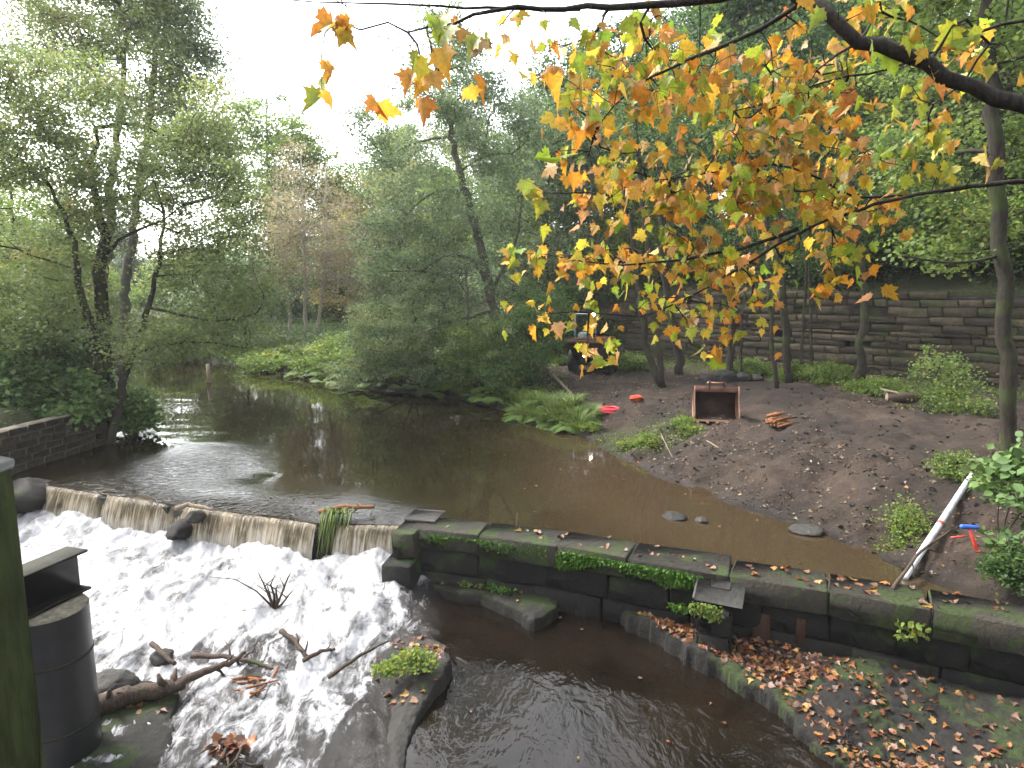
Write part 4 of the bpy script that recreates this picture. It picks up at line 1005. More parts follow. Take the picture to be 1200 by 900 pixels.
bush(bpx(575, 440, 27.5), [LB(560, 405, 45, 38, 27.2), LB(535, 430, 40, 22, 26.8), LB(590, 420, 40, 30, 26.8)], 170, 120, .08, M['alder'], 152, 'mid green bush between the silvery sallow and the dark bush', tintb=.1)
bush(bpx(618, 435, 26), [LB(610, 400, 42, 45, 25.8), LB(630, 365, 35, 35, 27), LB(595, 440, 35, 20, 25.2)], 210, 120, .075, M['wood_leaf'], 153, 'dark bush at the corner of the bank beside the track', tintb=.1)
bush(bpx(345, 425, 38), [LB(345, 425, 60, 16, 37), LB(390, 430, 40, 18, 34), LB(310, 415, 40, 14, 40)], 150, 130, .12, M['bright_leaf'], 154, 'bright green waterside growth along the far bank', 'waterside_bush', spread=.45)
bush(bpx(410, 420, 36), [LB(400, 412, 40, 20, 36), LB(440, 420, 40, 20, 35)], 110, 120, .11, M['bright_leaf'], 155, 'yellow green bush left of the silvery sallow', 'waterside_bush', spread=.45)
bush(bpx(255, 420, 42), [LB(240, 412, 50, 16, 42), LB(205, 405, 40, 22, 41)], 110, 120, .13, M['alder'], 156, 'low green growth on the far bank beyond the stake', 'waterside_bush', spread=.5)
bush(bpx(680, 420, 34), [LB(655, 385, 40, 50, 34), LB(690, 370, 50, 40, 36), LB(640, 420, 30, 22, 32)], 200, 120, .12, M['wood_leaf'], 157, 'dark leafy bush behind the site dumper', 'hazel_bush', tintb=.1)
# left bank undergrowth
for k, (px, py, rx, ry, Y, lb) in enumerate(((10, 440, 40, 34, 18.6, 'broad leaved bramble spilling over the left river wall'), (85, 458, 38, 26, 19.3, 'dark bramble between the river wall and the leaning alder'), (20, 400, 60, 35, 20.5, 'tall nettle patch behind the bramble on the left'), (150, 478, 28, 22, 20.2, 'green tuft at the foot of the leaning alder'), (60, 420, 50, 30, 21.5, 'leafy shrub in the shade left of the leaning alder'), (70, 484, 26, 8, 18.4, 'trailing bramble along the top of the river wall'))):
    bb = bpx(px, py+ry, Y)
    bush(bb, [LB(px, py, rx, ry, Y), LB(px+rx*.4, py+ry*.5, rx*.6, ry*.6, Y-.4)], 110, 55, .13, M['bramble_leaf'], 161+k, lb, 'bramble_bush', spread=.3, shape=LEAF6, upb=1.6, r=.02, gap=.3)
# right: shrub at the edge near the pole, sapling by the hammer
bush(bpx(1172, 640, 9.4), [LB(1195, 590, 30, 35, 9.3), LB(1178, 562, 22, 18, 9.8), LB(1200, 630, 20, 24, 9.0), LB(1225, 560, 40, 50, 9.4)], 60, 26, .12, M['bramble_leaf'], 171, 'bright hazel sapling with round leaves at the right edge', 'hazel_sapling', spread=.2, shape=LEAF6, upb=1.5, r=.015, gap=.25, tintb=.0)
bush(bpx(1068, 640, 11.2), [LB(1066, 610, 20, 24, 11.3), LB(1048, 640, 18, 12, 10.9), LB(1095, 632, 18, 10, 11.1)], 60, 42, .05, M['bright_leaf'], 172, 'fine leaved green weed under the white pole', 'weed', spread=.22, r=.008, gap=.42, gscale=.3)
bush(bpx(1128, 545, 12.6), [LB(1125, 548, 26, 22, 12.5), LB(1150, 570, 30, 20, 12)], 60, 60, .055, M['alder'], 173, 'low green weed beside the top of the white pole', 'weed', spread=.14, r=.01, gap=.25)
bush(bpx(1175, 690, 8.9), [LB(1188, 668, 22, 20, 8.8), LB(1168, 662, 14, 10, 9.2)], 60, 60, .05, M['wood_leaf'], 174, 'dark scrub hanging over the weir wall below the sapling', 'weed', spread=.15, r=.01, gap=.25)
bush(bpx(1120, 470, 19), [LB(1110, 440, 40, 45, 19), LB(1140, 470, 40, 30, 18), LB(1090, 480, 35, 14, 19)], 80, 40, .08, M['alder'], 175, 'thin leafy scrub in front of the stone wall', 'scrub_bush', spread=.28, r=.012, gap=.4)
for k, (px, py, rx, ry, Y, lb) in enumerate(((975, 440, 28, 14, 24, 'fern patch at the foot of the crooked tree'), (930, 440, 24, 12, 25, 'low green patch left of the crooked tree'), (1030, 455, 40, 9, 22, 'thin weed strip behind the cut log'), (740, 425, 24, 10, 29, 'grass patch right of the site dumper'), (880, 432, 26, 10, 27, 'low weeds between the wall trees'), (1090, 470, 50, 12, 20.5, 'ground weeds right of the cut log'))):
    bush(bpx(px, py+ry, Y), [LB(px, py, rx, ry, Y)], 60, 60, .075, M['bright_leaf'] if k != 4 else M['alder'], 181+k, lb, 'weed', spread=.22, r=.01, gap=.25, tintb=-.05)
for k, (px, py, lb) in enumerate(((737, 525, 'bright green weed at the waterline under the bank'), (762, 520, 'dark green weed right of the bright waterline weed'), (690, 505, 'straggling weed near the mouth of the bank'), (810, 508, 'green seedlings under the bucket teeth'), (800, 500, 'yellow green weed left of the bucket'))):
    c = onground(px, py, .4); bush(c, [(c+[0, 0, .12], (.34, .3, .16))], 26, 40, .05, M['bright_leaf'], 191+k, lb, 'weed', spread=.1, nst=1, r=.006, gap=.2, tintb=.1)

# --- ferns and grass along the middle bank
def tuft(n, R, h, seed, wid=1., droop=.35):
    rng = np.random.default_rng(seed); V = []; Fq = []; T = []
    for k in range(n):
        a = rng.uniform(0, 2*pi); r0 = R*.35*rng.random(); L = h*rng.uniform(.6, 1.15); d = np.array([cos(a), sin(a), 0]); side = np.array([-sin(a), cos(a), 0])*wid*.011*rng.uniform(.6, 1.3)
        p0 = d*r0; lean_ = R*rng.uniform(.3, 1.1); i = len(V)
        for t, wv in ((0, 1), (.4, .9), (.75, .6), (1, .05)):
            p = p0+d*lean_*t**1.6+np.array([0, 0, L*(t-droop*t*t*t)]); V += [p-side*wv, p+side*wv]
        for j in range(3): Fq.append((i+2*j, i+2*j+1, i+2*j+3, i+2*j+2))
        T += [np.clip(rng.normal(.5, .2), 0, 1)]*8
    return mesh_np('grass_tuft', np.array(V), np.array(Fq), tint=np.array(T))
def fern(n, L, seed):
    rng = np.random.default_rng(seed); pos = []; sz = []; nr = []; ax = []; T = []; mb = MB()
    for k in range(n):
        a = 2*pi*k/n+rng.normal(0, .3); d = np.array([cos(a), sin(a), 0]); side = np.array([-sin(a), cos(a), 0]); l = L*rng.uniform(.7, 1.1)
        t = np.linspace(.12, 1, 22); C = d*l*t[:, None]*.9+np.array([0, 0, 1])*(l*(.75*t-.78*t*t))[:, None]
        tube(mb, C, np.linspace(.008, .002, 22), 3, .4)
        for s in (-1, 1):
            pos.append(C); sz.append(l*.30*np.sin(np.clip(t*.9+.12, 0, 1)*pi)**.7); ax.append(side*s+d*.45-np.array([0, 0, .25])+0*C); nr.append(np.tile([0, 0, 1.], (22, 1))+d*.3)
            T.append(np.full(22, np.clip(rng.normal(.5, .15), 0, 1)))
    thin = (LEAF4[0]*np.array([.55, 1, 1]), LEAF4[1])
    V, Fs = leaves(np.concatenate(pos), np.concatenate(sz), np.concatenate(nr), np.concatenate(ax), thin)
    mb.add(V, Fs, np.repeat(np.concatenate(T), 4))
    return mb.mesh('fern')
M['fern'] = leafmat('fern_frond', [(0, (.05, .085, .02)), (.5, (.10, .165, .035)), (.9, (.16, .19, .045)), (1, (.25, .15, .04))])
fm_ = [fern(13, .75, s) for s in (1, 2, 3)]; tm_ = [tuft(170, .45, .62, s, 1.2) for s in (5, 6, 7)]
for me in fm_: me.materials.append(M['fern'])
for me in tm_: me.materials.append(M['grass'])
rg = np.random.default_rng(301)
edge = [np.array(p) for p in ((-14.5, 37.3), (-11.5, 34.6), (-9.0, 31.9), (-6.5, 29.9), (-4.2, 28.4), (-2.1, 26.9), (-.1, 24.1), (1.3, 21.6), (1.9, 20.2))]
k = 0
for a_, b_ in zip(edge[:-1], edge[1:]):
    for t in np.linspace(0, 1, 7)[:-1]:
        for row in range(3):
            p = a_*(1-t)+b_*t+rg.normal(0, .15, 2)+np.array([.55, .75])*(.15+.55*row)
            isg = rg.random() < .25+.1*row
            o = link('grass_tuft' if isg else 'fern', (tm_ if isg else fm_)[k % 3], None, None, (p[0], p[1], gz(p[0], p[1])-.03)); k += 1
            s_ = rg.uniform(.95, 1.6); o.scale = (s_, s_, s_*rg.uniform(.8, 1.1)); o.rotation_euler = (rg.normal(0, .1), rg.normal(0, .1), rg.uniform(0, 6))
            tag(o, 'grass tuft arching over the water along the middle bank' if isg else 'green fern on the steep middle bank above the water', 'grass' if isg else 'fern', 'grass tufts of the middle bank' if isg else 'ferns of the middle bank')
for k, (px, py) in enumerate(((632, 488), (622, 494), (640, 497), (650, 489), (612, 490), (645, 478), (628, 476), (655, 500))):
    p = onground(px, py, .3); o = link('grass_tuft', tm_[k % 3], None, None, p+[0, 0, -.05]); o.rotation_euler = (0, 0, k*1.3); o.scale = (1.35, 1.35, 1.3)
    tag(o, 'long drooping grass at the corner of the bank beside the mud', 'grass', 'long grass at the bank corner')
def scatter(name, P, sz, rng, mat, tint, shape, upb, kind, droop=0., parent=None, label=None):
    o = link(name, leaf_mesh(name, P, sz, rng, tint, shape, droop, upb), mat, parent); return tag(o, label, None, None, kind)
# ground cover on hillside, banks (nobody could count it)
rg = np.random.default_rng(17)
def cover(n, xr, yr, test, seed):
    r = np.random.default_rng(seed); x = r.uniform(*xr, n*3); y = r.uniform(*yr, n*3); m_ = test(x, y); x, y = x[m_][:n], y[m_][:n]
    return np.stack([x, y, height(x, y)], -1), r
P, r = cover(60000, (-2, 48), (18, 62), lambda x, y: (wall_side(x, y) > .5) & (fbm(x*.5, y*.5, 5) > .40), 71)
P[:, 2] += r.random(len(P))**2*.7
scatter('undergrowth', P, .17*r.uniform(.5, 1.3, len(P)), r, M['wood_leaf'], np.clip(r.normal(.5, .2, len(P)), 0, 1), LEAF4, 1.2, 'stuff')
P, r = cover(50000, (-40, 0), (16, 62), lambda x, y: (sdist(x, y, POND) > .3) & (x < np.interp(y, [0, 12, 24, 30, 38, 60], [-11, -11, -10, -8, -12, 10])), 72)
P[:, 2] += r.random(len(P))**2*.6
scatter('ground_cover', P, .15*r.uniform(.5, 1.3, len(P)), r, M['bramble_leaf'], np.clip(r.normal(.5, .2, len(P)), 0, 1), LEAF4, 1.2, 'stuff')
P, r = cover(26000, (-6, 18), (17, 38), lambda x, y: (sdist(x, y, POND) > .1) & (wall_side(x, y) < .1) & ((wall_side(x, y) > -1.6-1.2*fbm(x, y, 4)) | ((x < 2.2) & (fbm(x*1.1, y*1.1, 8) > .40)) | (np.hypot((x-3.6)*.8, y-18.2) < 2.2*fbm(x*1.4, y*1.4, 6))), 73)
P[:, 2] += r.random(len(P))**2*.22
scatter('low_weeds', P, .065*r.uniform(.5, 1.3, len(P)), r, M['bright_leaf'], np.clip(r.normal(.42, .2, len(P)), 0, 1), LEAF4, 1., 'stuff')

# --- slender trees in front of the wall
def slim(px, py, Y, tops, r, lb, seed, group=None, lob=None, n=50, leaf=None, bark=None, ls=.10, per=60):
    p = at(px, py, Y); p[2] = gz(p[0], p[1])-.1
    paths = [([p+[i*.06, 0, 0]]+A(*[(x, y, Y+(.25 if i else 0)) for x, y in tp]), r, r*.55) for i, tp in enumerate(tops)]
    lob = lob or [LB(tops[0][-1][0], tops[0][-1][1]-10, 55, 50, Y, 2.2), LB(tops[0][-1][0]+20, tops[0][-1][1]+55, 50, 35, Y, 2)]
    return tree('slender_tree', p, paths, lob, n, per, ls, bark or M['bark'], leaf or M['wood_leaf'], seed, lb, 'tree', group, spread=.5, gap=.35, r_tip=.009)
slim(776, 447, 24.5, [[(772, 415), (768, 390), (764, 355), (760, 300), (750, 200), (742, 130)], [(764, 430), (757, 405), (752, 370), (748, 330), (738, 250)], ], .14, 'twin stemmed tree on the bank right of the site dumper', 201)
slim(797, 428, 27.5, [[(795, 405), (788, 380), (782, 340), (776, 270), (770, 160)]], .19, 'dark leaning trunk behind the twin stemmed tree', 202)
slim(856, 428, 27, [[(857, 390), (859, 345), (862, 300), (866, 220), (870, 120)]], .15, 'straight dark trunk left of the thin wall trees', 203)
slim(870, 432, 26, [[(868, 400), (870, 370), (876, 320), (880, 260)]], .05, 'thin curving sapling right of the straight dark trunk', 204, n=16)
slim(911, 445, 24, [[(905, 400), (902, 350), (900, 300), (897, 220), (890, 120)]], .09, 'thin upright stem in front of the wall', 205, n=26)
slim(926, 440, 24.8, [[(922, 400), (917, 340), (914, 290), (912, 200), (915, 90)]], .15, 'taller mottled trunk in front of the wall', 206)
slim(938, 436, 25.2, [[(940, 400), (943, 350), (946, 300), (952, 220)]], .06, 'narrow stem leaning right against the wall', 207, n=20)
slim(952, 436, 25, [[(951, 400), (950, 350), (948, 310), (945, 230)]], .06, 'narrow upright stem nearest the crooked tree', 208, n=20)
slim(1003, 450, 23.5, [[(1010, 430), (1006, 408), (1012, 375), (1016, 340), (1008, 310), (1004, 270), (1000, 200)], [(1014, 440), (1016, 420), (1008, 405)]], .15, 'crooked dark trunk with a bulge in front of the wall', 209)
# big trunk at the right
p = at(1183, 543, 13.4); p[2] = gz(p[0], p[1])-.15
tree('sycamore_tree', p, [([p, *A((1182, 470, 13.4), (1179, 380, 13.4), (1172, 280, 13.4), (1166, 180, 13.4), (1160, 80, 13.4), (1158, 0, 13.5), (1160, -80, 13.6), (1155, -190, 13.8))], .155, .12), (A((1170, 300, 13.4), (1120, 312, 13), (1060, 300, 12.8)), .035, .01)],
    [LB(1120, -90, 140, 90, 13.8, 3), LB(1230, 0, 90, 90, 13.5, 2.5), LB(1100, 180, 80, 40, 15.5, 1.4), LB(1130, 280, 60, 40, 15, 1.2), LB(1060, 60, 60, 50, 15.5, 1.5), LB(1200, 200, 60, 90, 15, 1.5)],
    240, 60, .10, M['bark'], M['alder'], 211, 'thick straight mossy trunk at the right edge', 'tree', spread=.42, shape=LEAF6, upb=1.5, r_tip=.009)
# --- woodland on the slope: a few kinds, each tree its own object
rgw = np.random.default_rng(55)
def proto(h, seed, leaf, lb, nm, crown, n=170, per=95, ls=.17, r=.17):
    z = np.zeros(3); g = np.random.default_rng(seed)
    return tree(nm, z, [([z, [g.normal(0, .2), g.normal(0, .2), h*.35], [g.normal(0, .5), g.normal(0, .4), h*.7], [g.normal(0, .5), g.normal(0, .4), h*.95]], r, r*.25)],
        [(np.array([x, y, zz*h]), (a, a, c*h)) for x, y, zz, a, c in crown], n, per, ls, M['bark'], leaf, seed, lb, 'tree', 'trees on the wooded slope', spread=.7, r_tip=.013, seg=.6, gap=.40)
kinds = [proto(14, 401, M['wood_leaf'], 'dark leaved tall tree on the wooded slope behind the wall', 'woodland_tree', [(0, 0, .75, 2.8, .22), (1.2, .4, .55, 2.2, .14), (-1.2, -.4, .5, 2.1, .13), (.3, -.8, .38, 1.8, .08)]),
    proto(11, 402, M['alder'], 'mid green shorter tree on the wooded slope behind the wall', 'woodland_tree', [(0, 0, .7, 2.9, .26), (1.4, -.5, .45, 2.2, .16), (-1.3, .5, .42, 2.2, .16)]),
    proto(16, 403, M['wood_leaf'], 'very tall bare stemmed tree with a high crown on the wooded slope', 'woodland_tree', [(0, 0, .85, 2.6, .16), (1., .4, .68, 2.0, .10), (-1, 0, .62, 1.9, .09)], r=.2),
    proto(7, 404, M['bright_leaf'], 'light green understorey tree above the stone wall', 'understorey_tree', [(0, 0, .6, 2.2, .34), (1.2, -.6, .35, 1.9, .22), (-1.2, -.4, .34, 1.9, .22)], r=.09, n=150),
    proto(6, 405, M['wood_leaf'], 'dark understorey tree above the stone wall', 'understorey_tree', [(0, 0, .6, 2.4, .34), (1.2, -.5, .35, 2.0, .25), (-1.2, -.4, .34, 2.0, .25)], r=.09, n=150)]
first = [True]*5
def put(k, x, y, s=1.):
    o = kinds[k] if first[k] else copy_tree(kinds[k]); first[k] = False
    WHAT = ('dark leaved tall tree', 'mid green shorter tree', 'very tall bare stemmed tree', 'light green understorey tree', 'dark understorey tree')[k]
    if y < 12: o['label'] = WHAT+' on the lower bank downstream, unseen and added for shade'; o['group'] = 'unseen trees added downstream for shade'
    elif x < 1 and y > 45: o['label'] = WHAT+' far beyond the river bend'; o['group'] = 'trees beyond the river bend'
    else: o['label'] = WHAT+' on the wooded slope behind the stone wall'; o['group'] = 'trees on the wooded slope'
    o.location = (x, y, gz(x, y)-.12); o.rotation_euler = (0, 0, rgw.uniform(0, 6.28)); o.scale = (s, s, s*rgw.uniform(.9, 1.12))
for s0 in np.arange(1.5, 26, 2.1):                # understorey along the top of the wall
    p, a, nn = wallpt(min(s0, cum[-1]-.2)); q = p+nn*rgw.uniform(1.2, 2.4); put(4 if rgw.random() < .6 else 3, q[0], q[1], rgw.uniform(.55, .85))
for k_, (s0, off) in enumerate([(s0+rgw.uniform(-1, 1), off+rgw.uniform(-1.2, 1.2)) for off in (4.5, 8.5, 13, 18.5) for s0 in np.arange(0, 31, 3.4)]):
    p, a, nn = wallpt(min(max(s0, .1), cum[-1]-.1)); q = p+nn*off
    put((0, 1, 2, 0, 3, 1)[k_ % 6], q[0], q[1], rgw.uniform(.8, 1.15))
for (x, y, k_) in ((3, 42, 1), (7, 44, 0), (0, 47, 1), (4, 50, 2), (-4, 50, 1), (9, 50, 0), (-1, 56, 0), (6, 57, 0), (13, 55, 2), (-7, 58, 1), (-12, 70, 0), (-18, 74, 1), (-26, 76, 0), (-5, 68, 2), (3, 66, 0), (-22, 62, 4), (-16, 60, 4), (-10, 62, 4), (-36, 58, 3), (-44, 60, 1), (-48, 52, 0), (-42, 46, 1), (-38, 52, 0), (-46, 78, 0), (-54, 80, 1), (-62, 78, 0), (-70, 74, 1), (-58, 50, 0), (-22, 84, 1), (-14, 82, 0), (-74, 84, 0), (-56, 66, 4), (-46, 68, 4), (-36, 70, 4), (-31, 66, 4), (-44, 76, 4), (-40, 80, 4), (-34, 78, 3), (-49, 75, 4), (-53, 73, 4), (-58, 75, 3), (-47, 66.5, 3), (-42, 66.5, 4)):
    put(k_, x, y, rgw.uniform(.85, 1.1))

# unseen trees round the camera, added on both banks to shade weir and river
for (x, y, k_) in ((12.5, 3.5, 1), (15, 8, 0), (18.5, 3, 2), (11, -3, 0), (16, -5, 1), (20, 10, 0), (8, -13, 0), (1, -16, 1), (-7, -15, 0), (-15, -11, 1), (-20, -3, 0), (-23, 6, 1), (13, -12, 2)):
    put(k_, x, y, rgw.uniform(.9, 1.1))

# --- plants of the weir: moss, hanging weeds, island grass
def wallface(n, x0, x1, z0, z1, seed, v=-.72):
    r = np.random.default_rng(seed); x = r.uniform(x0, x1, n*4); z = z0+(z1-z0)*r.random(n*4); m_ = (fbm(x*2.2, z*4, seed) > .40) & (z > z0+(z1-z0)*(1.5*fbm(x*1.7, x*0, seed+4)-.35)) & (z < z1-.04*fbm(x*6, x*0, seed+5)) & (r.random(n*4) < .25+sstep(0, .35, np.minimum(x-x0, x1-x))); x, z = x[m_][:n], z[m_][:n]
    P = np.array([along(a, v-abs(r.normal(0, .02)), c)[0] for a, c in zip(x, z)]); return P, r
P, r = wallface(5200, 1.05, 3.3, -.34, .08, 501)
o = link('hanging_moss', leaf_mesh('hanging_moss', P, .05*r.uniform(.5, 1.3, len(P)), r, np.clip(r.normal(.45, .2, len(P)), 0, 1), LEAF4, 1.2, .0), M['moss']); tag(o, 'bright green moss and weeds hanging down the weir wall left of the buttress', 'moss')
P, r = wallface(1400, -1.4, .9, -.22, .1, 502)
o = link('hanging_moss', leaf_mesh('hanging_moss', P, .04*r.uniform(.5, 1.3, len(P)), r, np.clip(r.normal(.35, .2, len(P)), 0, 1), LEAF4, 1., .0), M['moss']); tag(o, 'thin patches of moss under the coping near the stepped pier', 'moss')
P, r = wallface(420, 5.75, 6.15, -.42, -.05, 503, -.75)
o = link('wall_weed', leaf_mesh('wall_weed', P[:90], .09*r.uniform(.5, 1.2, 90), r, np.clip(r.normal(.75, .15, 90), 0, 1), LEAF6, .6, .6), M['bright_leaf']); tag(o, 'leafy green weed rooted in the dark weir wall under the white pole', 'weed')
P, r = wallface(1000, 3.2, 3.62, -.85, -.12, 504, -1.27)
o = link('buttress_weed', leaf_mesh('buttress_weed', P[:420], .055*r.uniform(.5, 1.3, 420), r, np.clip(r.normal(.6, .2, 420), 0, 1), LEAF4, .8, .3), M['bright_leaf']); tag(o, 'green weeds trailing down the front of the stone buttress', 'weed')
P, r = wallface(300, 2.85, 3.15, -.70, -.45, 505, -.8)
o = link('wall_weed', leaf_mesh('wall_weed', P[:120], .07*r.uniform(.5, 1.2, 120), r, np.clip(r.normal(.6, .2, 120), 0, 1), LEAF6, .6, .6), M['moss']); tag(o, 'small leafy weed in the corner left of the buttress', 'weed')
for k, (px, py, z, R_, n_, sz_, mt, lb) in enumerate(((455, 783, -.78, .26, 420, .06, 'bright_leaf', 'bright green rounded plant on the left of the river rock'), (485, 775, -.70, .38, 620, .065, 'bright_leaf', 'larger bright green plant crowning the river rock'), (560, 678, -.82, .42, 620, .07, 'bright_leaf', 'flat green weeds on the small rock shelf'), (592, 684, -.80, .40, 300, .06, 'moss', 'sprawling weed on the right of the rock shelf'))):
    r = np.random.default_rng(520+k); c = on(px, py, z); g = unit(r.normal(0, 1, (n_, 3)))*r.random((n_, 1))**.5*R_*np.array([1, .75, .55 if k < 2 else .22]); g[:, 2] = np.abs(g[:, 2])
    o = link('river_plant', leaf_mesh('river_plant', g, sz_*r.uniform(.5, 1.3, n_), r, np.clip(r.normal(.6, .2, n_), 0, 1), LEAF4, -.3, .8), M[mt], None, c-[0, 0, .06]); tag(o, lb, 'plant')
mb = MB(); cbox(mb, (0, 0, 0), (.14, .07, .03), .012, rz3(.4)@rx3(.3), .5, .01, np.random.default_rng(4))
tag(mb.build('plastic_scrap', plain('pale_blue_plastic', (.28, .50, .60), .5), loc=on(597, 676, -.82)), 'crumpled pale blue plastic scrap on the rock shelf', 'litter')
# trailing grass and debris caught on the weir crest
c = on(393, 604, .0); r = np.random.default_rng(540); mb = MB()
for k in range(70):
    d = np.array([-.25, -.9, 0])+r.normal(0, .14, 3); L_ = r.uniform(.5, 1.0); q0 = r.normal(0, .10, 3)*np.array([1.4, 1, .2])+[.05, .1, .05]
    tube(mb, [q0, q0+d*.25*L_+[0, 0, .08], q0+d*.45*L_-[0, 0, .25*L_], q0+d*.62*L_-[0, 0, .75*L_]], [.010, .011, .009, .002], 3, np.clip(r.normal(.65, .15), 0, 1))
tag(mb.build('trailing_grass', M['grass'], loc=c), 'wet green grass trailing over the weir crest', 'grass')
stick('weir_debris', [c+[-.35, .05, .06], c+[.1, .15, .12], c+[.75, .22, .10]], .06, .03, M['freshwood'], 'reddish branch caught with the grass on the weir crest', 'branch', 21, 6, .25)
stick('weir_debris', pxl([(205, 596), (222, 594), (250, 598)], .02, (.0, .05, .02)), .06, .03, M['dead_pale'], 'pale branch lodged on the weir crest by the small stone', 'branch', 22, 2, .2)

# ------------------------------------------------------------------ damp air
m, nt, out = newmat('damp_air'); b = NB(nt)
vol = b.n('ShaderNodeVolumePrincipled', in_={'Color': (.97, .98, 1., 1), 'Density': .00045, 'Anisotropy': .2})
nt.links.new(vol.outputs[0], out.inputs['Volume'])
mb = MB(); hv = [(x, y, z) for z in (-4, 40) for x, y in ((-130, -30), (130, -30), (130, 150), (-130, 150))]
mb.add(hv, np.array([(0, 3, 2, 1), (4, 5, 6, 7), (0, 1, 5, 4), (1, 2, 6, 5), (2, 3, 7, 6), (3, 0, 4, 7)]))
tag(mb.build('haze', m), None, None, None, 'stuff')
# ------------------------------------------------------------------ fallen leaves (stuff)
PAL = np.array([(.20, .07, .02), (.26, .11, .03), (.15, .05, .022), (.09, .033, .018), (.28, .16, .04), (.18, .10, .06), (.22, .13, .08), (.11, .07, .05), (.08, .035, .02), (.12, .045, .02)])
def litter(name, P, smin, smax, r, label=None, pal=PAL, shape=MAPLE, lift=.012, tilt=.35):
    n = len(P); P = P+np.array([0, 0, lift]); nrm = np.array([0, 0, 1.])+r.normal(0, tilt, (n, 3)); th = r.uniform(0, 2*pi, n); ax = np.stack([np.cos(th), np.sin(th), r.normal(0, .15, n)], -1)
    sz = r.uniform(smin, smax, n); k = len(shape[0]); V = np.zeros((n, k, 3)); wh = r.integers(0, 5, n)
    for v_ in range(5): V[wh == v_] = leaves(P[wh == v_], sz[wh == v_], nrm[wh == v_], ax[wh == v_], MAPLES[v_])[0].reshape(-1, k, 3)
    V = V.reshape(-1, 3); Fs = (MAPLE[1][None]+(np.arange(n)*k)[:, None, None]).reshape(-1, 3); c = pal[r.integers(0, len(pal), n)]*r.uniform(.45, 1.1, (n, 1)); k = len(shape[0])
    cc = np.concatenate([np.repeat(c, k, axis=0), np.ones((n*k, 1))], 1)
    o = link(name, mesh_np(name, V, Fs, col=cc), M['litter']); tag(o, label, None, None, 'stuff'); return o
def onsurf(V, test, n, r):
    m_ = test(V[:, 0], V[:, 1]); Q = V[m_]; return Q[r.integers(0, len(Q), n)]
r = np.random.default_rng(601)
def ledtest(x, y):
    dl = wy(x)-y; band = 1.3*np.exp(-((dl-1.2-.06*(x-3))/.42)**2)*sstep(6.5, 2.0, x)+.30*sstep(1.4, 3., dl)*sstep(2, 4.5, x)+.05
    return (sdist(x, y, led) < -.06) & (band*1.3*fbm(x*1.3, y*1.3, 91) > r.random(len(x))*.75) & (dl > .72)
P = onsurf(Vled, ledtest, 2600, r); litter('leaf_litter', P, .055, .115, r)
P = onsurf(Vl2, lambda x, y: sdist(x, y, p2) < -.05, 22, r); litter('leaf_litter', P, .06, .12, r)
P = onsurf(Vi, lambda x, y: (sdist(x, y, isl) < -.04) & (y > 8.0), 75, r); litter('leaf_litter', P, .06, .13, r)
c = on(268, 888, -1.08); P = np.array([c+r.normal(0, .14, 3)*[1, .8, .0]+[0, 0, .05+.12*r.random()] for _ in range(34)]); litter('leaf_litter', P, .10, .18, r, None, np.array([(.16, .06, .03), (.24, .10, .045), (.12, .06, .04)]), tilt=.8)
P = onsurf(Vf, lambda x, y: (sdist(x, y, p4) < -.05) & (y > 7.8), 40, r); litter('leaf_litter', P, .05, .12, r)
x = r.uniform(-1.5, 8, 400); w_ = sstep(-1.5, 3.5, x)*.8+.05; x = x[w_ > r.random(400)][:85]
P = np.array([along(a, -.02-abs(r.normal(0, .22)) if False else -r.uniform(.03, .62), .135)[0] for a in x]); litter('leaf_litter', P, .07, .14, r, tilt=.2)
P, r = cover(6500, (1.5, 17), (9.5, 30), lambda x, y: (sdist(x, y, POND) > .05) & (wall_side(x, y) < -.2) & (wy(x) < y) & (fbm(x*.7, y*.7, 44)+.25*sstep(16, 11, y)+.3*sstep(-4, -1, wall_side(x, y))-.12*sstep(6, 9, x)*sstep(13, 16, y) > .47), 74)
PAL2 = np.array([(.15, .10, .065), (.20, .15, .10), (.11, .07, .045), (.21, .11, .04), (.08, .05, .035), (.18, .155, .10)])
litter('leaf_litter', P, .025, .085, r, None, PAL2)
x = r.uniform(-9, 6, 70); P = np.stack([x, wy(x)+r.uniform(.3, 9, 70), np.full(70, .004)], -1); P = P[sdist(P[:, 0], P[:, 1], POND) < -.3]; litter('floating_leaves', P, .04, .08, r, tilt=.04, lift=0.)
P = np.stack([r.uniform(-1.2, 3, 60), r.uniform(6.8, 11, 60), np.full(60, -1.095)], -1); P = P[(sdist(P[:, 0], P[:, 1], led) > .1)][:15]; litter('floating_leaves', P, .03, .07, r, tilt=.04, lift=0.)
x, y = r.uniform(2, 14, 700), r.uniform(9.5, 24, 700); m_ = (sdist(x, y, POND) > .02) & (wall_side(x, y) < -1) & (wy(x) < y); P = np.stack([x, y, height(x, y)], -1)[m_][:260]   # clods and pebbles
mb = MB()
for q in P:
    s_ = .02+.06*r.random()**3; cbox(mb, q+[0, 0, s_*.2], (s_*r.uniform(1, 2), s_*r.uniform(.8, 1.5), s_), s_*.3, rz3(r.uniform(0, 6)), r.random(), s_*.12, r)
mb2 = MB(); x, y = r.uniform(2, 13, 9000), r.uniform(9.5, 23, 9000); m_ = (sdist(x, y, POND) > -.05) & (wall_side(x, y) < -1) & (wy(x) < y) & (fbm(x*.8, y*.8, 87)+.12*sstep(1.2, .2, sdist(x, y, POND)) > .50); Q = np.stack([x, y, height(x, y)], -1)[m_][:1000]
for q in Q:
    s_ = .012+.06*r.random()**4; cbox(mb2, q+[0, 0, s_*.15], (s_*r.uniform(1, 2), s_*r.uniform(.8, 1.6), s_*.9), s_*.3, rz3(r.uniform(0, 6))@rx3(r.normal(0, .4)), .5, s_*.14, r)
tag(mb2.build('mud_clods', M['mud']), None, None, None, 'stuff')
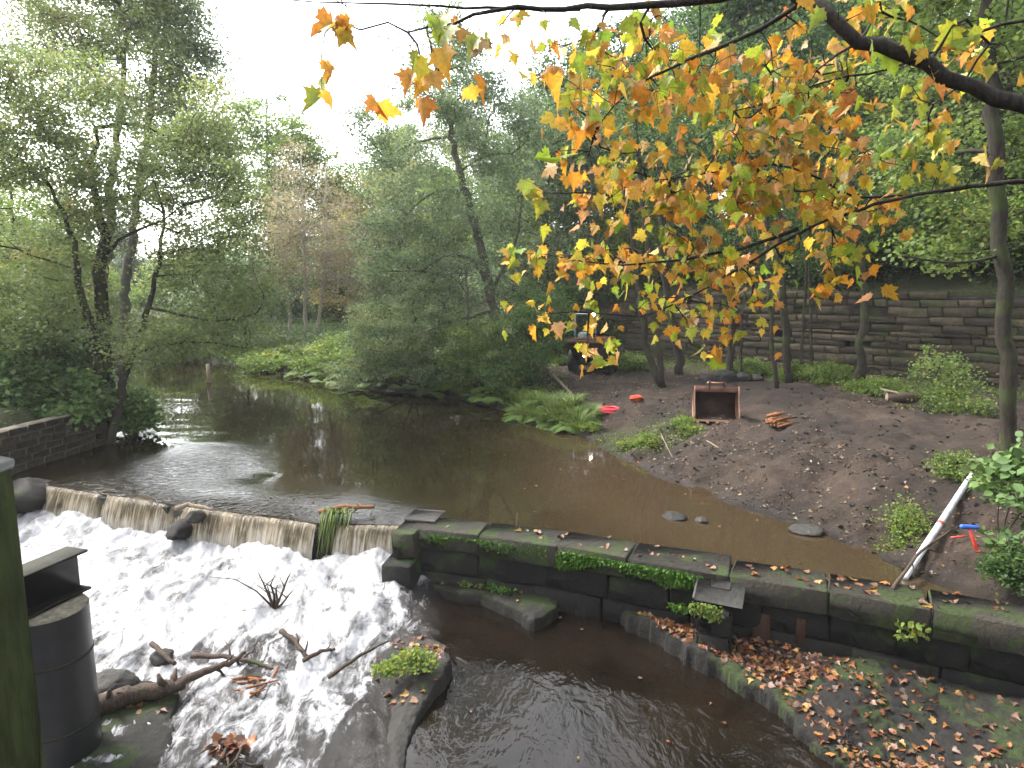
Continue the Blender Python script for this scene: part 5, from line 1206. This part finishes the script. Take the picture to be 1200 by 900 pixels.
tag(mb.build('pebbles', M['rock']), None, None, None, 'stuff')

# ------------------------------------------------------------------ the maple whose boughs hang across the view
rm = np.random.default_rng(701)
mt = np.array([5.3, 3.1, -1.5]); maple = empty('maple_tree', mt, 'maple with orange, yellow and green autumn leaves hanging across the upper right', 'tree')
fork = np.array([5.2, 3.1, 5.3])
mb = MB(); tube(mb, [mt*0, [.05, 0, 2.5], [0, 0, 5.], fork-mt, [-.3, .3, 9.]], [.34, .27, .22, .19, .07], 14, .5, True, .15, rm); mb.build('trunk', M['bark'], maple, True)
BO = [  # main line in picture terms (px, py, distance), radii, leaf clusters (px, py, rx, ry, distance, count)
 ('A', [(1200, 125, 3.6), (1140, 100, 3.65), (1080, 76, 3.7), (1030, 55, 3.75), (985, 34, 3.8), (940, 6, 3.9), (900, -22, 3.95), (850, -48, 4.0)], .052, .034, [(1000, 15, 40, 40, 3.9, 8), (1090, 88, 5, 5, 3.4, 1), (1050, 30, 50, 26, 4.1, 16), (1150, 55, 40, 26, 4.3, 8), (1110, 150, 60, 50, 4.6, 9), (1050, 110, 50, 40, 4.6, 10), (960, 80, 40, 60, 4.2, 16), (1140, 20, 40, 40, 4.2, 5)]),
 ('B', [(900, -20, 3.95), (840, 0, 4.0), (780, 8, 4.0), (720, 8, 3.95), (650, 12, 3.9), (600, 8, 3.85), (570, 6, 3.8), (548, 24, 3.8), (520, 36, 3.8), (478, 38, 3.75)], .028, .005, [(500, 20, 30, 12, 3.8, 6), (490, 85, 8, 14, 3.7, 5), (520, 58, 10, 8, 3.7, 4), (437, 100, 5, 5, 3.7, 2), (376, 66, 4, 4, 3.6, 2), (375, 98, 3, 4, 3.6, 2), (397, 24, 6, 4, 3.65, 3), (545, 76, 6, 5, 3.8, 2), (575, 38, 12, 8, 3.8, 3), (640, 30, 50, 22, 4.0, 9), (690, 60, 35, 30, 4.1, 14), (760, 45, 70, 45, 4.3, 44)]),
 ('B2', [(680, 11, 3.92), (640, 12, 3.9), (590, 9, 3.85), (530, 10, 3.8), (470, 4, 3.75), (400, 4, 3.7), (340, 0, 3.65)], .010, .003, [(400, 25, 22, 14, 3.65, 4)]),
 ('C', [(1300, 208, 3.8), (1200, 212, 3.9), (1140, 217, 3.95), (1080, 226, 4.0), (1000, 245, 4.2), (935, 272, 4.3), (890, 300, 4.35), (840, 332, 4.4), (790, 355, 4.4), (745, 378, 4.4), (715, 368, 4.4), (690, 366, 4.4)], .021, .004, [(765, 355, 75, 20, 4.4, 34), (695, 366, 25, 8, 4.4, 2), (840, 330, 45, 35, 4.4, 18), (708, 396, 9, 6, 4.4, 4), (690, 388, 8, 6, 4.4, 3), (690, 413, 14, 5, 4.4, 5), (722, 414, 8, 5, 4.4, 3), (828, 413, 1, 1, 4.2, 1), (645, 366, 8, 5, 4.4, 2), (660, 378, 4, 4, 4.4, 1), (790, 395, 30, 18, 4.5, 5), (900, 330, 40, 30, 4.6, 7), (950, 300, 40, 40, 4.6, 8), (1130, 190, 25, 20, 4.2, 3)]),
 ('C2', [(935, 268, 4.3), (890, 286, 4.3), (840, 298, 4.25), (790, 306, 4.2), (740, 310, 4.2), (690, 312, 4.2), (660, 302, 4.2)], .013, .003, [(745, 296, 75, 22, 4.2, 42), (665, 300, 30, 12, 4.2, 9), (835, 285, 60, 22, 4.3, 34), (700, 315, 30, 14, 4.2, 5)]),
 ('D', [(1300, 10, 4.0), (1200, 22, 4.1), (1150, 35, 4.15), (1105, 52, 4.2), (1060, 80, 4.3), (1010, 85, 4.35), (950, 100, 4.4), (900, 125, 4.4), (860, 130, 4.4)], .018, .004, [(900, 140, 60, 50, 4.4, 40), (970, 130, 60, 50, 4.5, 34), (1020, 185, 50, 36, 4.6, 20), (930, 60, 50, 40, 4.4, 18)]),
 ('E', [(945, 0, 3.9), (920, 20, 4.0), (880, 40, 4.05), (830, 62, 4.1), (780, 82, 4.1), (740, 100, 4.1), (715, 125, 4.1), (703, 145, 4.1)], .016, .004, [(730, 100, 55, 40, 4.1, 34), (800, 95, 60, 32, 4.2, 34), (715, 170, 40, 22, 4.1, 20), (690, 130, 22, 30, 4.0, 8), (680, 180, 18, 14, 4.0, 4), (855, 55, 50, 30, 4.2, 20)]),
 ('F', [(1300, 215, 4.2), (1200, 208, 4.3), (1130, 222, 4.4), (1060, 228, 4.5), (1000, 236, 4.5), (960, 205, 4.5), (910, 190, 4.5), (850, 200, 4.45), (790, 210, 4.4), (760, 212, 4.4)], .016, .004, [(810, 205, 80, 26, 4.4, 50), (750, 225, 65, 22, 4.4, 34), (880, 225, 60, 26, 4.5, 36), (930, 215, 60, 40, 4.6, 34), (990, 240, 45, 36, 4.7, 22), (960, 300, 36, 40, 4.7, 14), (1120, 190, 24, 12, 4.3, 3), (1050, 250, 50, 30, 4.8, 10), (1010, 320, 40, 30, 4.8, 6), (650, 225, 26, 14, 4.4, 7), (860, 165, 50, 20, 4.5, 14)])]
PALM = [((.58, .19, .025), .28), ((.66, .32, .035), .19), ((.66, .48, .06), .16), ((.30, .42, .035), .22), ((.13, .26, .025), .10), ((.50, .26, .15), .09), ((.22, .08, .03), .06)]
pc = np.array([p[0] for p in PALM]); pw = np.array([p[1] for p in PALM]); pw /= pw.sum()
for nm, line, r0, r1, cl in BO:
    L_ = A(*line)
    if nm in ('C', 'D', 'F'): L_ = [fork+[0, 0, .2], (fork+L_[0])/2+[0, 0, .15]]+L_
    if nm == 'A': L_ = [fork-[0, 0, .2], at(1420, 205, 3.5), at(1300, 168, 3.55)]+L_
    tg = []; lf = []; fewl = []
    for px, py, rx, ry, d_, n in cl:
        k_ = max(1, int(n/2.2))
        for q in range(k_):
            t_ = at(px+rm.normal(0, rx*.72), py+rm.normal(0, ry*.42), d_+rm.normal(0, .25)); tg.append(t_)
        for q in range(int(n*((2.5 if nm in ('C', 'C2', 'D', 'F') else 1.8) if n > 8 else 1.2))):
            fewl.append(n <= 8); lf.append(tg[-1-rm.integers(0, k_)]+rm.normal(0, .085 if n > 6 else .04, 3)+[0, 0, -.05])
    fs = {'C': .78, 'C2': .84, 'D': .95, 'F': .92}.get(nm, 1.)
    lines, pos, nb = skeleton([(L_, r0, r1)], np.array(tg), rm, .0030, .12, .45, .03, .2)
    mb = MB()
    for k, (P, r) in enumerate(lines):
        if k < nb: tube(mb, P-mt, r, 9, .5, True, .2, rm)
        else: tube(mb, P-mt, np.maximum(r, .0018), 5, .5, False)
    lf = np.array(lf); n = len(lf)
    tgx = np.array(tg); near = np.argmin(np.linalg.norm(lf[:, None]-tgx[None], axis=2), 1)
    for q in range(n): tube(mb, [tgx[near[q]]-mt, (tgx[near[q]]+lf[q])/2-mt+[0, 0, .012], lf[q]-mt], [.0014, .0012, .001], 3, .5, False)
    bo = mb.build('bough', M['bark_wet'], maple, True)
    sz = rm.uniform(.065, .128, n)*np.where(np.array(fewl), 1.22, .92)*np.where(np.array(fewl), max(fs, .8), fs)
    ax = rm.normal(0, .55, (n, 3))+np.array([0, 0, -.75]); nr = rm.normal(0, .75, (n, 3))+np.array([-.1, -.55, .45])
    k = len(MAPLE[0]); V = np.zeros((n, k, 3)); wh = rm.integers(0, 5, n)
    for v_ in range(5): V[wh == v_] = leaves((lf-mt)[wh == v_], sz[wh == v_], nr[wh == v_], ax[wh == v_], MAPLES[v_])[0].reshape(-1, k, 3)
    V = V.reshape(-1, 3); Fs = (MAPLE[1][None]+(np.arange(n)*k)[:, None, None]).reshape(-1, 3)
    ci = rm.choice(len(pc), n, p=pw); c = pc[ci]*rm.uniform(.55, .95, (n, 1)); ce = pc[rm.choice(len(pc), n, p=pw)]
    ctr = np.zeros((n, k, 3)); ctr[:] = c[:, None]; ctr[:, 1:] = c[:, None]*.72+ce[:, None]*.28; ctr[:, 0] = c*.7+np.array([.35, .40, .05])*.3
    cc = np.concatenate([ctr.reshape(-1, 3), np.ones((n*k, 1))], 1)
    link('leaves', mesh_np('leaves', V, Fs, col=cc), M['maple'], bo)
EXPO = 2.65
# ------------------------------------------------------------------ sky, sun, camera
w = bpy.data.worlds.new('World'); sc.world = w; w.use_nodes = True
nt = w.node_tree; nt.nodes.clear(); b = NB(nt)
SUN_EL, SUN_AZ = radians(48), radians(-62)      # azimuth from +Y, negative = to the left
sky = b.n('ShaderNodeTexSky', sky_type='NISHITA', sun_disc=False, sun_elevation=SUN_EL, sun_rotation=SUN_AZ, altitude=100, air_density=1.2, dust_density=3.0, ozone_density=1.)
hs = b.n('ShaderNodeHueSaturation', in_={'Saturation': .22, 'Color': sky.outputs[0]})
bg = b.n('ShaderNodeBackground', in_={'Color': hs.outputs[0], 'Strength': .15})
o_ = b.n('ShaderNodeOutputWorld'); nt.links.new(bg.outputs[0], o_.inputs[0])
L = bpy.data.lights.new('sun', 'SUN'); L.energy = 1.4; L.angle = radians(14); L.color = (1, .96, .9)
s = bpy.data.objects.new('sun', L); COL.objects.link(s)
import mathutils
dirv = mathutils.Vector((sin(SUN_AZ)*cos(SUN_EL), cos(SUN_AZ)*cos(SUN_EL), sin(SUN_EL)))
s.rotation_euler = dirv.to_track_quat('Z', 'Y').to_euler(); s.location = (0, 0, 40)
cam = bpy.data.cameras.new('camera'); cam.lens = 36*F/1200; cam.sensor_width = 36; cam.clip_end = 2000; cam.clip_start = .05
co = bpy.data.objects.new('camera', cam); COL.objects.link(co); co.location = (0, 0, H); co.rotation_euler = (radians(90)-PITCH, 0, 0)
sc.camera = co
vs = sc.view_settings; vs.view_transform = 'Standard'; vs.look = 'None'; vs.exposure = EXPO; vs.gamma = 1; vs.use_curve_mapping = False
sc.render.engine = 'CYCLES'; cy = sc.cycles
cy.use_denoising = True; cy.denoiser = 'OPENIMAGEDENOISE'
cy.max_bounces = 6; cy.diffuse_bounces = 3; cy.glossy_bounces = 3; cy.transmission_bounces = 4; cy.transparent_max_bounces = 4
cy.caustics_reflective = False; cy.caustics_refractive = False; cy.sample_clamp_indirect = 6
